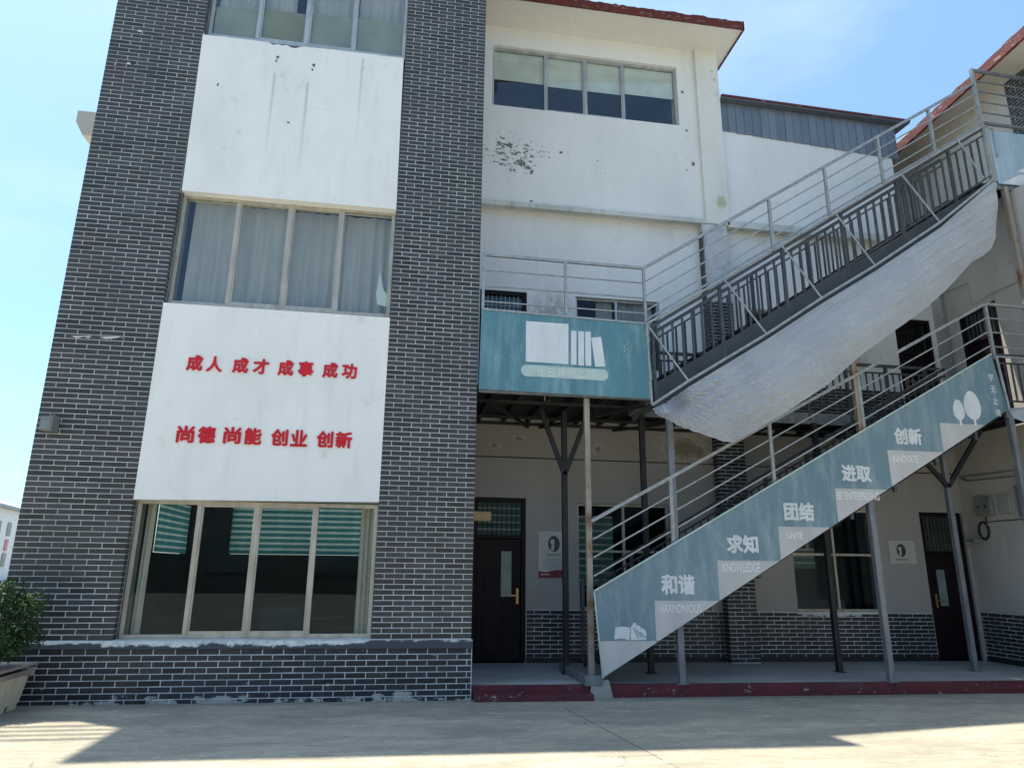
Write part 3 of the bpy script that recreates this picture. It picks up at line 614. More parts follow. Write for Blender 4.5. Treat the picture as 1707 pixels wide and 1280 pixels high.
# brick pilaster, plastered over above the ledge
MB().box(4.56,5.04,2.0,2.22,8.02,12.05).build('pilaster', plaster('pilaster_plaster', base=(.76,.76,.72), stain=(.60,.61,.55), dirt=(.42,.45,.34), amt=1.2, chips=[(4.9,11.5,.03,.02),(4.95,11.3,.02,.04),(4.9,8.5,.09,.12)], chipc=(.45,.50,.33)), Rb)
MB().box(4.468,4.972,2.008,2.2,-.2,8.0).build('brick_pilaster', M['mortar2'], Rb)
DB = Bricks()
zd = lambda r: .145+r*.0655
for x0, x1 in ((1.10,4.46),(4.98,8.39),):
    for r in range(12): DB.face(x0,x1,(lambda _r, r=r: .15+.0655*r),1,.0655,.262,'x',2.192,-1,phase=r,slope=-.0085)
rowsP = int((7.9-.14)/.0655)
B2 = Bricks(); B2.face(4.46,4.98,lambda r: .12+.0655*r,rowsP,.0655,.26,'x',2.008,-1); B2.face(2.0,2.2,lambda r: .12+.0655*r,rowsP,.0655,.26,'y',4.468,-1,halfshift=False); B2.face(2.0,2.2,lambda r: .12+.0655*r,rowsP,.0655,.26,'y',4.972,1,view=False,halfshift=False)
# dado backing
for x0, x1 in ((1.10,4.46),(4.98,8.39)):
    MB().hexa([(x0,2.192,.0),(x1,2.192,-.05),(x1,2.2,-.05),(x0,2.2,.0),(x0,2.192,.945-.0085*x0),(x1,2.192,.945-.0085*x1),(x1,2.2,.945-.0085*x1),(x0,2.2,.945-.0085*x0)]).build('dado_mortar', M['mortar2'], Rb)
    MB().hexa([(x0,2.186,pz(x0)-.03),(x1,2.186,pz(x1)-.03),(x1,2.192,pz(x1)-.03),(x0,2.192,pz(x0)-.03),(x0,2.186,pz(x0)+.075-.0035*x0),(x1,2.186,pz(x1)+.075),(x1,2.192,pz(x1)+.075),(x0,2.192,pz(x0)+.075)]).build('skirting', M['black'], Rb)
DB.l += B2.l
wash = [q for q in DB.l if q[5] == 2.008 and q[3] > 6.35 and q[0] == 'x']; DB.l = [q for q in DB.l if q not in wash]
DB.emit(Rb, M['dbrick']); WB = Bricks(); WB.l = wash; wm = MB()
for ax, a, c, z0, z1, pl_, out, sl, v in wash:
    if 6.72 < z0 < 6.82: continue
    wm.box(a, c, pl_-.003, pl_, z0, z1)
tag(wm.build('whitewashed_brick', mat('whitewash', (.58,.60,.62), (.44,.47,.48), 5), Rb), kind='stuff')
# eave
ev = MB().slab([(-.0,1.36),(5.30,1.36),(5.30,8.0),(-.0,8.0)], 12.02, 12.10); ev.build('eave_soffit', M['soffit'], Rb)
fr_ = MB(); n = 70
for i in range(n):
    x0 = 0+i*(5.32/n); x1 = x0+5.32/n; e = random.Random(i*3).uniform(-.02,.015); e1 = random.Random(i*3+3).uniform(-.02,.015)
    fr_.hexa([(x0,1.33,12.0),(x1,1.33,12.0),(x1,1.36,12.0),(x0,1.36,12.0),(x0,1.33,12.19+e),(x1,1.33,12.19+e1),(x1,1.42,12.2+e1),(x0,1.42,12.2+e)])
fr_.box(5.301,5.33,1.33,8.0,11.99,12.2); fr_.build('eave_fascia', M['red'], Rb)
MB().box(0,5.3,1.42,8,12.10,12.18).build('eave_top', M['roof'], Rb); MB().box(4.8,5.04,2.44,8,8,12.02).build('end_wall', M['wall_up'], Rb)
# low metal-clad roof strip right of the pilaster
x = 5.06; k = 0
while x < 8.98:
    MB().box(x,x+.168,2.10,2.112,10.19-.055*(x-5.06)+random.uniform(-.008,.008),10.86-.02*(x-5.06)).box(x+.166,x+.178,2.088,2.112,10.18-.055*(x-5.06),10.86-.02*(x-5.06)).build('fascia_panel', M['sheet'], Rb); x += .18
MB().box(5.05,8.88,2.16,2.30,10.35,10.84).build('fascia_backing', M['roof'], Rb)
MB().hexa([(5.05,1.95,10.86),(9.3,1.95,10.78),(9.3,6,11.0),(5.05,6,11.1),(5.05,1.95,10.885),(9.3,1.95,10.805),(9.3,6,11.02),(5.05,6,11.12)]).build('metal_roof', M['sheet'], Rb)
MB().hexa([(5.05,1.93,10.886),(9.3,1.93,10.806),(9.3,1.99,10.809),(5.05,1.99,10.889),(5.05,1.93,10.93),(9.3,1.93,10.85),(9.3,1.99,10.85),(5.05,1.99,10.93)]).build('roof_edge', M['red'], Rb)
MB().box(8.6,10.3,4.2,4.4,8.0,10.9).box(8.60,8.88,2.44,4.2,8.02,10.8).build('passage_wall', M['wing'], Rb); MB().box(9.0,9.9,4.17,4.2,8.1,10.2).build('passage_door', M['door'], Rb)
# third-floor window with papered upper half
w = window(Rb, .37, 4.18, 10.20, 11.58, 2.17, (1.44,2.25,3.05), M['alu2'], M['glass_s'], fw=.045)
MB().box(.42,4.13,2.17,2.175,10.15,10.2).build('sill', M['ledge'], w)
for a, c, zz in ((.42,1.42,10.89),(1.48,2.22,10.86),(2.28,3.02,10.86),(3.09,4.13,10.90)): MB().box(a,c,2.235,2.24,zz,11.53).build('window_paper', M['paper'], w)
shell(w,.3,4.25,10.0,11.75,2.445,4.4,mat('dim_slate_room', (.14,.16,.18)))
# walkway window and curtains
w = window(Rb, 2.0, 3.6, 5.05, 6.40, 2.26, (2.78,), M['alu2'], M['glass'], fw=.04)
wavy(2.42,2.72,5.1,6.38,2.36,.02,.12,41).build('curtain', M['curtain'], w, smooth=True); wavy(2.84,3.5,5.1,6.38,2.36,.03,.16,42).build('curtain', M['curtain'], w, smooth=True)
shell(w,1.95,3.65,5.0,6.45,2.445,3.6,M['room'])
w = window(Rb, 5.3, 6.9, 5.3, 6.40, 2.26, (6.1,), M['alu2'], M['glass'], fw=.04); shell(w,5.25,6.95,5.25,6.45,2.445,3.6,M['dark'])
# ground-floor windows
w = window(Rb, 1.97, 3.60, .93, 2.65, 2.26, (2.79,), M['alu'], M['glass'], fw=.04, rails=(1.86,))
g0, g1 = at(1020,990,3.4), at(965,940,3.4)
zebra(w, (2.02,2.33,0), (2.62,2.33,0), 1.30, 2.42)
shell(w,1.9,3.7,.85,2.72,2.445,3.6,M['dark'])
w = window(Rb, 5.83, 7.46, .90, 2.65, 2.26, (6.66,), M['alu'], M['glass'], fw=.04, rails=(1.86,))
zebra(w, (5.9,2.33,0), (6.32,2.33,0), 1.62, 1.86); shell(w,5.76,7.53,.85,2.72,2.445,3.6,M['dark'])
MB().box(5.80,7.50,2.17,2.2,.862,.90).build('window_sill', M['ledge'], Rb)
for x0_, x1_ in ((5.9,7.0),):
    bm_ = MB(); rn = random.Random(8); x = x0_
    while x < x1_: ww = rn.uniform(.03,.09); bm_.box(x,x+ww,2.178,2.184,.862-rn.uniform(.005,.05),.868); x += ww
    bm_.build('spilled_mortar', M['mortar'], Rb)
# doors
def door(parent, x0, x1, z0, z1, y, trans=None, glassstrip=None, axis='x', handle='r', grille=True):
    f = MB(); fw = .07
    f.box(x0,x0+fw,y,y+.10,z0,z1).box(x1-fw,x1,y,y+.10,z0,z1).box(x0+fw,x1-fw,y,y+.10,z1-fw,z1)
    if trans: f.box(x0+fw,x1-fw,y+.005,y+.09,trans[0]-.05,trans[0])
    d = f.build('door', M['door'], parent, bevel=.004)
    zt = trans[0]-.05 if trans else z1-fw
    a, c = x0+fw+.004, x1-fw-.004; lf = MB(); lf.box(a,c,y+.04,y+.08,z0+.01,zt-.004)
    w_ = (c-a)
    for u0, u1 in ((.12,.44),(.56,.88)):
        for q0, q1 in ((.08,.36),(.42,.50),(.56,.72)):
            X0, X1, Z0, Z1 = a+w_*u0, a+w_*u1, z0+(zt-z0)*q0, z0+(zt-z0)*q1
            lf.box(X0,X1,y+.028,y+.04,Z0,Z1); lf.box(X0+.03,X1-.03,y+.018,y+.028,Z0+.03,Z1-.03)
    lf.build('door_leaf', M['door'], d, bevel=.004)
    if glassstrip: MB().box(glassstrip[0],glassstrip[1],y+.008,y+.017,glassstrip[2],glassstrip[3]).build('glass_strip', M['doorglass'], d)
    if trans:
        p = MB().box(x0+fw,x1-fw,y+.05,y+.055,trans[0],z1-fw).build('transom_pane', M['glass'], d)
        g = MB(); n = 9
        for i in range(1, n): xx = x0+fw+(x1-x0-2*fw)*i/n; g.box(xx-.006,xx+.006,y+.03,y+.04,trans[0],z1-fw)
        for zz in (trans[0]+(z1-fw-trans[0])*.33, trans[0]+(z1-fw-trans[0])*.66): g.box(x0+fw,x1-fw,y+.02,y+.029,zz-.005,zz+.005)
        g.build('grille', M['black'] if not grille == 'w' else M['steel_l'], d)
    hx = x1-fw-.06 if handle == 'r' else x0+fw+.06; s = -1 if handle == 'r' else 1
    MB().box(hx-.02,hx+.02,y+.005,y+.018,z0+.88,z0+1.12).box(hx-.012,hx+.012,y-.03,y+.005,z0+1.0,z0+1.02).box(min(hx,hx+s*.12),max(hx,hx+s*.12),y-.045,y-.03,z0+1.0,z0+1.022).build('handle', M['brass'], d)
    return d
d1 = door(Rb, .22, 1.09, pz(.6), 2.71, 2.23, trans=(2.09,), glassstrip=(.69,.86,1.13,1.84))
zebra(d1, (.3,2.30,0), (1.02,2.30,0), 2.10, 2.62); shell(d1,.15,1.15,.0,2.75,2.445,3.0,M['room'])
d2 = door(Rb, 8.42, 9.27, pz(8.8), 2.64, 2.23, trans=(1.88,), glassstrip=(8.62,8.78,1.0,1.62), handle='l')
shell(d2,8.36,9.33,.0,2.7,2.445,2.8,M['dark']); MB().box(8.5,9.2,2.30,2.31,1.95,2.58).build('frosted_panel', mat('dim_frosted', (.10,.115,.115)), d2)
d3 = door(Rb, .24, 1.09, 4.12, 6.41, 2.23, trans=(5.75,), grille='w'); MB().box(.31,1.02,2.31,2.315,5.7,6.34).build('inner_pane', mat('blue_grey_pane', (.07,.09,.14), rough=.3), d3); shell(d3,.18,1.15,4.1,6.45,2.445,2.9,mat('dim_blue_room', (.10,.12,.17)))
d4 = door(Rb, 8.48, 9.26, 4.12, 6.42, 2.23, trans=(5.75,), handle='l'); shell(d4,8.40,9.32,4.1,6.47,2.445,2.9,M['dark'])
# dado strip of bricks along the walkway, and the conduit under the beam
B3 = Bricks()
for r in range(12): B3.face(5.04,8.4,(lambda _r, r=r: 4.12+.0655*r),1,.0655,.262,'x',2.192,-1,phase=r)
mb = MB().box(5.04,8.4,2.192,2.2,4.1,4.91).build('dado_mortar', M['mortar2'], Rb)
rest = MB()
for ax, a, c, z0, z1, pl_, out, sl, v in B3.l: rest.box(a, c, 2.189, 2.192, z0, z1)
tag(rest.build('dado_brick', M['dbrick'], Rb), kind='stuff')
tag(MB().tube([(.02,2.185,3.385),(4.4,2.185,3.38),(4.5,1.985,3.38),(4.95,1.985,3.38),(5.05,2.185,3.375),(9.3,2.185,3.35)], .009, 6).build('cable', M['black']), 'thin black cable run along the wall below the ground-floor beam', 'cable')

# ------------------------------------------------------------------ side wing (faces left)
Wg = empty('side_wing', (11, 0, 0), 'stained beige wing facing left, joining the white block at the right edge', 'building')
XW = 9.34
def yz_wall(x0, x1, y0, y1, z0, z1, holes):
    b = MB(); ys = sorted(set([y0, y1]+[h[0] for h in holes]+[h[1] for h in holes]))
    for i in range(len(ys)-1):
        a, c = ys[i], ys[i+1]; z = z0
        for p, q in sorted([(h[2], h[3]) for h in holes if h[0] <= a+1e-6 and h[1] >= c-1e-6]):
            if p > z: b.box(x0, x1, a, c, z, p)
            z = max(z, q)
        if z < z1: b.box(x0, x1, a, c, z, z1)
    return b
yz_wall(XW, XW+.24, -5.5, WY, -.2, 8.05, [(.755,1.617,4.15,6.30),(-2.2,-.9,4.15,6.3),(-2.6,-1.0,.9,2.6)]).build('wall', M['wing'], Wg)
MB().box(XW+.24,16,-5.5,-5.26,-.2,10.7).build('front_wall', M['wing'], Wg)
yz_wall(10.3, 10.54, -5.5, 6.5, 8.05, 10.95, [(-3.5,-1.2,9.1,10.4)]).build('upper_wall', plaster('wing_upper_plaster', base=(.66,.64,.59), stain=(.48,.46,.42), dirt=(.25,.24,.22), amt=1.1), Wg)
MB().box(XW+.24,10.6,-5.4,6.4,7.9,8.05).build('terrace_floor', M['roof'], Wg)
MB().hexa([(9.72,-2.2,10.93),(16,-2.2,10.93),(16,6.5,10.93),(9.72,6.5,10.93),(9.72,-2.2,10.99),(16,-2.2,10.99),(16,6.5,10.99),(9.72,6.5,10.99)]).build('eave_soffit', plaster('wing_soffit', base=(.60,.58,.53), stain=(.45,.43,.38), amt=.8), Wg)
ef = MB(); n = 60
for i in range(n):
    y0 = -.62+i*(7.1/n); y1 = y0+7.1/n; e = random.Random(i*5).uniform(-.02,.02); e1 = random.Random(i*5+5).uniform(-.02,.02)
    z0_, z1_ = (lambda y: 10.98-.055*(y+.62))(y0), (lambda y: 10.98-.055*(y+.62))(y1)
    ef.hexa([(9.66,y0,z0_-.10),(9.72,y0,z0_-.10),(9.72,y1,z1_-.10),(9.66,y1,z1_-.10),(9.66,y0,z0_+.10+e),(9.80,y0,z0_+.11+e),(9.80,y1,z1_+.11+e1),(9.66,y1,z1_+.10+e1)])
ef.box(9.66,16,-.68,-.621,10.88,11.09); ef.build('eave_fascia', M['red'], Wg)
def yglass_door(y0, y1, z0, z1, x):
    f = MB(); f.box(x,x+.06,y0,y0+.06,z0,z1).box(x,x+.06,y1-.06,y1,z0,z1).box(x,x+.06,y0+.06,y1-.06,z1-.06,z1).box(x,x+.06,y0+.06,y1-.06,z1-.62,z1-.57)
    d = f.build('door', M['door'], Wg); MB().box(x+.04,x+.08,y0+.06,y1-.06,z0,z1-.62).box(x+.02,x+.04,y0+.15,y1-.15,z0+.15,z0+.8).box(x+.02,x+.04,y0+.15,y1-.15,z0+.95,z1-.8).build('door_leaf', M['door'], d, bevel=.005)
    g = MB()
    for i in range(1, 8): yy = y0+.06+(y1-y0-.12)*i/8; g.box(x+.01,x+.025,yy-.006,yy+.006,z1-.57,z1-.06)
    g.build('grille', M['steel_d'], d); MB().box(x+.045,x+.05,y0+.06,y1-.06,z1-.57,z1-.06).build('transom_pane', mat('dark_green_pane', (.02,.03,.028), rough=.15), d)
yglass_door(.755,1.617,4.15,6.30,XW+.03); yglass_door(-2.2,-.9,4.15,6.30,XW+.03)
MB().box(XW+.1,XW+.12,-2.7,-.9,.8,2.7).box(10.4,10.42,-3.6,-1.1,9,10.5).build('window_pane', M['far_glass'], Wg)
MB().box(XW-.008,XW,-5.5,2.19,-.1,.885).build('dado_mortar', M['mortar2'], Wg); MB().box(XW-.014,XW-.008,-5.5,2.18,-.1,.16).build('skirting', M['black'], Wg)
B4 = Bricks()
for r in range(12): B4.face(-1.5,2.18,(lambda _r, r=r: .12+.0645*r),1,.0645,.26,'y',XW-.008,-1,phase=r)
B4.emit(Wg, M['dbrick'])
MB().box(10.292,10.3,-.2,.62,8.06,10.9).build('column_mortar', M['mortar2'], Wg)
B5 = Bricks(); B5.face(-.2,.62,lambda r: 8.08+.0655*r,42,.0655,.24,'y',10.292,-1)
r5 = MB()
for ax, a, c, z0, z1, pl_, out, sl, v in B5.l: r5.box(pl_-.003, pl_, a, c, z0, z1)
tag(r5.build('column_brick', M['brick'], Wg), kind='stuff')

# ------------------------------------------------------------------ steel walkway and landings
K = empty('steel_walkway', (4.6, 1.1, 0), 'dark steel frame walkway and landings on slim posts along the second floor', 'walkway')
DK = 4.10
dk = MB().box(0.02,2.53,.04,2.19,DK-.03,DK).box(2.53,9.32,1.06,2.19,DK-.03,DK).box(8.40,9.32,.04,1.06,DK-.03,DK); dk.build('deck', M['steel_k'], K)
jb = MB(); x = .25
while x < 9.3:
    y0 = .05 if (x < 2.5 or x > 8.4) else 1.06
    jb.box(x-.025,x+.025,y0,2.18,DK-.13,DK-.03); x += .42
for y in (.55,1.6,2.1): jb.box(.03,9.3 if y > 1 else 2.5,y-.03,y+.03,DK-.17,DK-.13)
jb.beam((.2,.3,DK-.2),(1.1,2.1,DK-.2),.05,.04).beam((1.3,2.1,DK-.2),(2.5,.2,DK-.2),.05,.04).beam((2.6,2.1,DK-.2),(3.6,1.1,DK-.2),.05,.04); jb.build('joists', M['steel_k'], K)
MB().box(.02,2.56,.0,.05,DK-.16,DK+.0).box(2.56,8.38,1.03,1.06,DK-.17,DK+.02).box(8.40,9.32,.0,.05,DK-.16,DK).box(2.53,2.58,.05,1.03,DK-.16,DK).build('edge_beam', M['steel_m'], K)
def post(x, y, z1, m='steel_m', w=.075, z0=None): MB().box(x-w/2,x+w/2,y-w/2,y+w/2,(pz(x)-.002 if z0 is None else z0),z1).box(x-w*.9,x+w*.9,y-w*.9,y+w*.9,(pz(x)-.001 if z0 is None else z0),(pz(x)+.008 if z0 is None else z0+.008)).build('post', M[m], K, bevel=.004)
post(1.59,.10,DK-.16,'rust',.075); post(2.80,.03,DK-.1,'steel_m',.085); post(5.84,.03,3.2,'steel_m',.085); MB().box(5.80,5.88,-.012,.07,3.2,6.15).build('post', M['rust'], K, bevel=.004); post(8.47,.03,DK-.16,'steel_m',.085)
post(1.47,1.0,DK-.16,'steel_k',.08); post(2.73,1.0,DK-.16,'steel_k',.08); post(5.71,1.0,DK-.16,'steel_k',.08); post(8.02,1.0,DK-.16,'steel_m',.08)
post(9.20,.03,8.1,'rust',.085,z0=DK)
for p_, q_ in (((1.47,.98,2.95),(1.10,.98,3.95)),((1.47,.98,2.95),(1.86,.98,3.95)),((8.02,.98,2.95),(7.35,.98,3.72)),((8.02,.98,2.95),(8.82,.98,3.95))): MB().beam(p_, q_, .05, .07).build('brace', M['steel_k'], K)
MB().beam((1.50,-.02,.185),(1.46,1.30,.185),.06,.13).box(1.46,1.70,-.045,-.015,.125,.25).build('base_channel', M['steel_m'], K, bevel=.004)
# guard rails: baluster guard below, four-bar extension on top
def bars(parent, P, Q, top, nb=4, drop=.25, w=.042, t=.018, m='steel_l', extra_last=True):
    """P,Q: foot points of extension; rails run parallel"""
    P = Vector(P); Q = Vector(Q)
    MB().beam(P+Vector((0,0,top)), Q+Vector((0,0,top)), w, w).build('handrail', M[m], parent)
    for i in range(1, nb): MB().beam(P+Vector((0,0,top-drop*i)), Q+Vector((0,0,top-drop*i)), t, t).build('rail_bar', M[m], parent)
def guard(parent, P, Q, h=.97, pitch=.125, m='steel_d', posts=6, lowgap=.10, bw=.022):
    P = Vector(P); Q = Vector(Q); d = Q-P; L = Vector((d.x,d.y,0)).length; up = Vector((0,0,1))
    MB().beam(P+up*h, Q+up*h, .035, .05).build('top_rail', M[m], parent); MB().beam(P+up*(h-.13), Q+up*(h-.13), .022, .028).build('mid_rail', M[m], parent); MB().beam(P+up*lowgap, Q+up*lowgap, .022, .028).build('bottom_rail', M[m], parent)
    n = max(2, int(L/pitch)); me = None
    first = None
    for i in range(1, n):
        if i % posts == 0: continue
        p = P+d*(i/n)+up*lowgap
        if first is None:
            first = MB().box(-bw/2,bw/2,-bw/2,bw/2,0,h-lowgap-.13).build('baluster', M[m]); o = first
        else: o = first.copy(); COL.objects.link(o)
        o.parent = parent; o.location = p-org(parent)
    pf = None
    for i in range(0, n+1, posts):
        p = P+d*(i/n)
        if pf is None: pf = MB().box(-.024,.024,-.024,.024,-.12,h+.01).build('guard_post', M[m]); o = pf
        else: o = pf.copy(); COL.objects.link(o)
        o.parent = parent; o.location = p-org(parent)
guard(K, (.06,.03,DK+.02), (2.50,.03,DK+.02), h=.98)
bars(K, (.04,.0,5.16), (2.50,.0,5.14), .87, 4, .245); 
for x in (.05,1.28,2.50): MB().box(x-.02,x+.02,-.02,.02,5.10,6.03).build('extension_post', M['steel_l'], K)
guard(K, (2.62,1.05,DK+.02), (8.35,1.05,DK+.02), h=.90)
guard(K, (8.42,.03,DK+.02), (9.32,.03,DK+.02), h=.86)
bars(K, (8.36,0,4.98), (9.32,0,4.97), .87, 4, .245)
for x in (8.36,9.30): MB().box(x-.024,x+.024,-.022,.022,4.9,5.85).build('extension_post', M['steel_l'], K)
# third-floor landing
K3 = empty('upper_landing', (9.6, .5, 8.1), 'third-floor steel landing with horizontal grey rails at the top right corner', 'landing')
MB().box(8.95,10.29,.04,3.2,8.17,8.20).build('deck', M['steel_k'], K3); MB().box(8.93,10.29,.0,.04,8.05,8.20).box(8.90,8.93,.0,1.06,8.05,8.20).build('edge_beam', M['steel_m'], K3)
j = MB()
for y in (.4,.8,1.2,1.6,2.0): j.box(8.95,10.29,y-.03,y+.03,8.05,8.17)
j.build('joists', M['steel_k'], K3)
MB().beam((8.97,0,10.47),(10.28,0,10.42),.045,.045).build('handrail', M['steel_m'], K3)
for i in range(1, 5): MB().beam((8.97,0,10.47-.22*i),(10.28,0,10.42-.22*i),.02,.02).build('rail_bar', M['steel_m'], K3)
MB().beam((9.0,0,9.36),(10.28,0,9.34),.05,.045).build('mid_rail', M['steel_m'], K3)
MB().box(8.935,8.985,-.025,.025,8.2,10.49).build('corner_post', M['steel_l'], K3); MB().box(10.10,10.15,-.025,.025,8.2,10.44).build('corner_post', M['steel_m'], K3)
MB().box(9.04,10.28,-.035,-.028,8.13,9.19).build('banner_sheet', M['sky_vinyl'], K3)
fl = MB(); rn = random.Random(4)
for i in range(34):
    x = rn.uniform(9.3,9.75); z = rn.uniform(8.62,8.95); s = rn.uniform(.006,.02); fl.plate([(x,z),(x+s,z+s*.4),(x+s*.5,z+s)], -.037, -.0352)
tag(fl.build('banner_print', M['print_w'], K3), kind='stuff')
for p_ in ([(9.45,8.40),(10.2,8.42),(10.2,8.5),(9.6,8.48)],[(9.1,8.14),(10.2,8.14),(10.2,8.36),(9.5,8.35)]): MB().plate(p_, -.037, -.0352).build('printed_swoosh', M['print_w'], K3)

# ------------------------------------------------------------------ lower staircase
S1 = empty('lower_staircase', (1.6, .5, .1), 'lower steel staircase rising to the right from the courtyard behind a teal banner', 'staircase')
def flight(parent, x0, z0, x1, z1, n, str_d, m, ys=(.0,1.0)):
    sl = (z1-z0)/(x1-x0)
    for y in ys:
        MB().hexa([(x0,y-.02,z0-str_d),(x0,y+.02,z0-str_d),(x1,y+.02,z1-str_d),(x1,y-.02,z1-str_d),(x0,y-.02,z0+.02),(x0,y+.02,z0+.02),(x1,y+.02,z1+.02),(x1,y-.02,z1+.02)]).build('stringer', M[m], parent)
    run = (x1-x0)/n; rise = (z1-z0)/n; first = None
    for i in range(n):
        x = x0+run*(i+.5); z = z0+rise*(i+.5)
        if first is None:
            first = MB().box(-run*.52,run*.52,ys[0]+.02,ys[1]-.02,-.02,.02).build('tread', M['steel_k']); first.data.update(); o = first
        else: o = first.copy(); COL.objects.link(o)
        o.parent = parent; o.location = Vector((x,0,z))-org(parent)
flight(S1, 1.72, .30, 8.38, DK-.01, 25, .09, 'steel_k', (.03,.98))
sl1 = .553
z1f = lambda x: 1.29+sl1*(x-1.62)
guard(S1, (1.72,.985,z1f(1.72)-.93), (8.30,.985,z1f(8.30)-.93), h=.97)
guard(S1, (1.72,.02,z1f(1.72)-1.02), (8.30,.02,z1f(8.30)-1.02), h=.94)
P, Q = (1.60,0,z1f(1.6)+.01), (8.34,0,z1f(8.34)-.02)
MB().beam((1.60,0,2.20),(8.34,0,5.84),.042,.045).build('handrail', M['steel_l'], S1)
for i in range(1, 4): MB().beam((1.62,0,2.20-.24*i),(8.34,0,5.84-.235*i),.02,.02).build('rail_bar', M['steel_l'], S1)
for x in (2.76,4.34,5.88): MB().box(x-.024,x+.024,-.02,.02,z1f(x)-.1,2.20+.54*(x-1.6)).build('extension_post', M['steel_l'], S1)

# ------------------------------------------------------------------ upper staircase
S2 = empty('upper_staircase', (5.7, .5, 4.1), 'upper steel staircase with dark balusters climbing right above the white tarpaulin', 'staircase')
flight(S2, 2.58, 4.16, 8.98, 8.20, 26, .34, 'stringer', (.0,1.0))
z2 = lambda x: 5.07+.655*(x-2.58)
guard(S2, (2.60,0,z2(2.60)-1.04), (8.96,0,z2(8.96)-1.05), h=1.04, pitch=.158, posts=7, bw=.028)
guard(S2, (2.60,1.0,z2(2.60)-.98), (8.96,1.0,z2(8.96)-.98), h=.98, posts=7, pitch=.158, bw=.026)
MB().beam((2.50,0,6.01),(8.96,0,10.20),.045,.045).build('handrail', M['steel_l'], S2)
for i in range(1, 4): MB().beam((2.50,0,6.01-.232*i),(8.96,0,10.20-.232*i),.02,.02).build('rail_bar', M['steel_l'], S2)
MB().beam((2.50,0,5.17),(8.96,0,9.33),.03,.03).build('extension_rail', M['steel_l'], S2)
for x in (3.53,4.68,5.74,6.82,7.91): MB().box(x-.022,x+.022,-.022,.022,z2(x)+.03,6.01+.6486*(x-2.5)).build('extension_post', M['steel_l'], S2)

# ------------------------------------------------------------------ tarp frame and tarpaulin
TF = empty('tarp_frame', (5.6, -.2, 6.2), 'bright galvanised tube frame with slanting struts carrying the white tarpaulin', 'frame')
ty = -.10; lowpx = [(1087,675),(1148,635),(1278,557),(1370,497),(1459,443),(1567,371),(1655,300)]; toppx = [(1078,540),(1205,463),(1300,405),(1392,355),(1502,290),(1595,232)]
T0, T1 = at(1078,540,ty), at(1640,210,ty)
MB().tube([T0, T1], .020).build('top_tube', M['steel_l'], TF); MB().tube([T1, at(1655,216,-.05), at(1662,262,-.04)], .018).build('end_tube', M['steel_l'], TF)
LT = [at(a, c, -.30) for a, c in lowpx]
MB().tube(LT, .020).build('bottom_tube', M['steel_l'], TF)
MB().tube([T0, at(1082,600,-.2), LT[0]], .018).build('end_tube', M['steel_l'], TF)
for (a, c), q in zip(toppx, [1,2,3,4,5,6]):
    p0 = at(a, c, ty); MB().tube([p0, LT[q] if q < 6 else at(1640,298,-.30)], .015).build('strut', M['steel_l'], TF)
# small end frame at the lower landing
# cloth
top = [(1088,681),(1110,672),(1148,645),(1278,566),(1370,506),(1459,452),(1567,380),(1652,306),(1660,300)]
bot = [(1095,692),(1115,700),(1137,712),(1160,720),(1180,727),(1205,735),(1222,737.5),(1240,727),(1260,716.5),(1297,695),(1340,667),(1378,642),(1421,605),(1445,584),(1489,553),(1520,531),(1544,513),(1572,488),(1594,466),(1621,436),(1640,426),(1652,415),(1660,395),(1663,340)]
def resample(pts, n):
    P = [Vector((a, c)) for a, c in pts]; L = [0]
    for i in range(1, len(P)): L.append(L[-1]+(P[i]-P[i-1]).length)
    out = []
    for k in range(n+1):
        t = L[-1]*k/n; i = 1
        while i < len(P)-1 and L[i] < t: i += 1
        u = (t-L[i-1])/max(1e-6, L[i]-L[i-1]); out.append(P[i-1].lerp(P[i], min(1, max(0, u))))
    return out
nA, nB = 260, 54
tp = resample(top, nA); bt = resample(bot, nA); b = MB(); rn = random.Random(2)
from mathutils import noise as mn
for i in range(nA+1):
    u = i/nA
    for k in range(nB+1):
        t = k/nB; q = tp[i].lerp(bt[i], t)
        jit = mn.noise(Vector((i*.35, 7.7, 0)))*.7*(1 if k == nB else 0)
        depth = -.31 - .42*math.sin(min(1, t*1.05)*math.pi*.62)*math.sin(math.pi*min(1,max(0,.06+u*.9)))
        p = at(q.x, q.y+jit, depth)
        w = mn.noise(Vector((p.x*1.2, p.z*1.6, 3)))*.05 + mn.noise(Vector((p.x*4, p.z*5, 1)))*.010 + mn.noise(Vector((p.x*13, p.z*16, 4)))*.004
        s = (p.z-.655*p.x)                          # creases run parallel to the stair
        w += .022*math.sin(s*34+2.5*mn.noise(Vector((p.x*.8, s*2, 5))))*(1-t)**1.2
        s2 = math.atan2(p.z-4.0, p.x-2.6); w += .02*math.sin(s2*46)*max(0, 1-(p.x-2.5)/2.2)
        b.v.append(p + Vector((0, w*min(1, k/2), 0)))
for i in range(nA):
    for k in range(nB): a = i*(nB+1)+k; b.f.append((a, a+1, a+nB+2, a+nB+1))
tag(b.build('tarpaulin', M['tarp'], smooth=True), 'long white crinkled tarpaulin slung below the upper staircase', 'tarpaulin')
b = MB(); e = [(1683,684),(1707,679),(1730,676),(1730,712),(1707,703),(1690,697)]
q = [at(a, c, -.3 if i < 3 else -.5) for i, (a, c) in enumerate(e)]
c0 = sum(q, Vector())/6+Vector((0,.05,.02)); b.v = [c0]+q; b.f = [(0, i+1, (i+1) % 6+1) for i in range(6)]
tag(b.build('tarpaulin', M['tarp'], smooth=True), 'small corner of white tarpaulin beyond the top of the teal stair banner', 'tarpaulin')
SF = empty('landing_tube_frame', (8.6,-.1,4.6), 'thin galvanised tubes edging the landing right of the teal stair banner', 'frame')
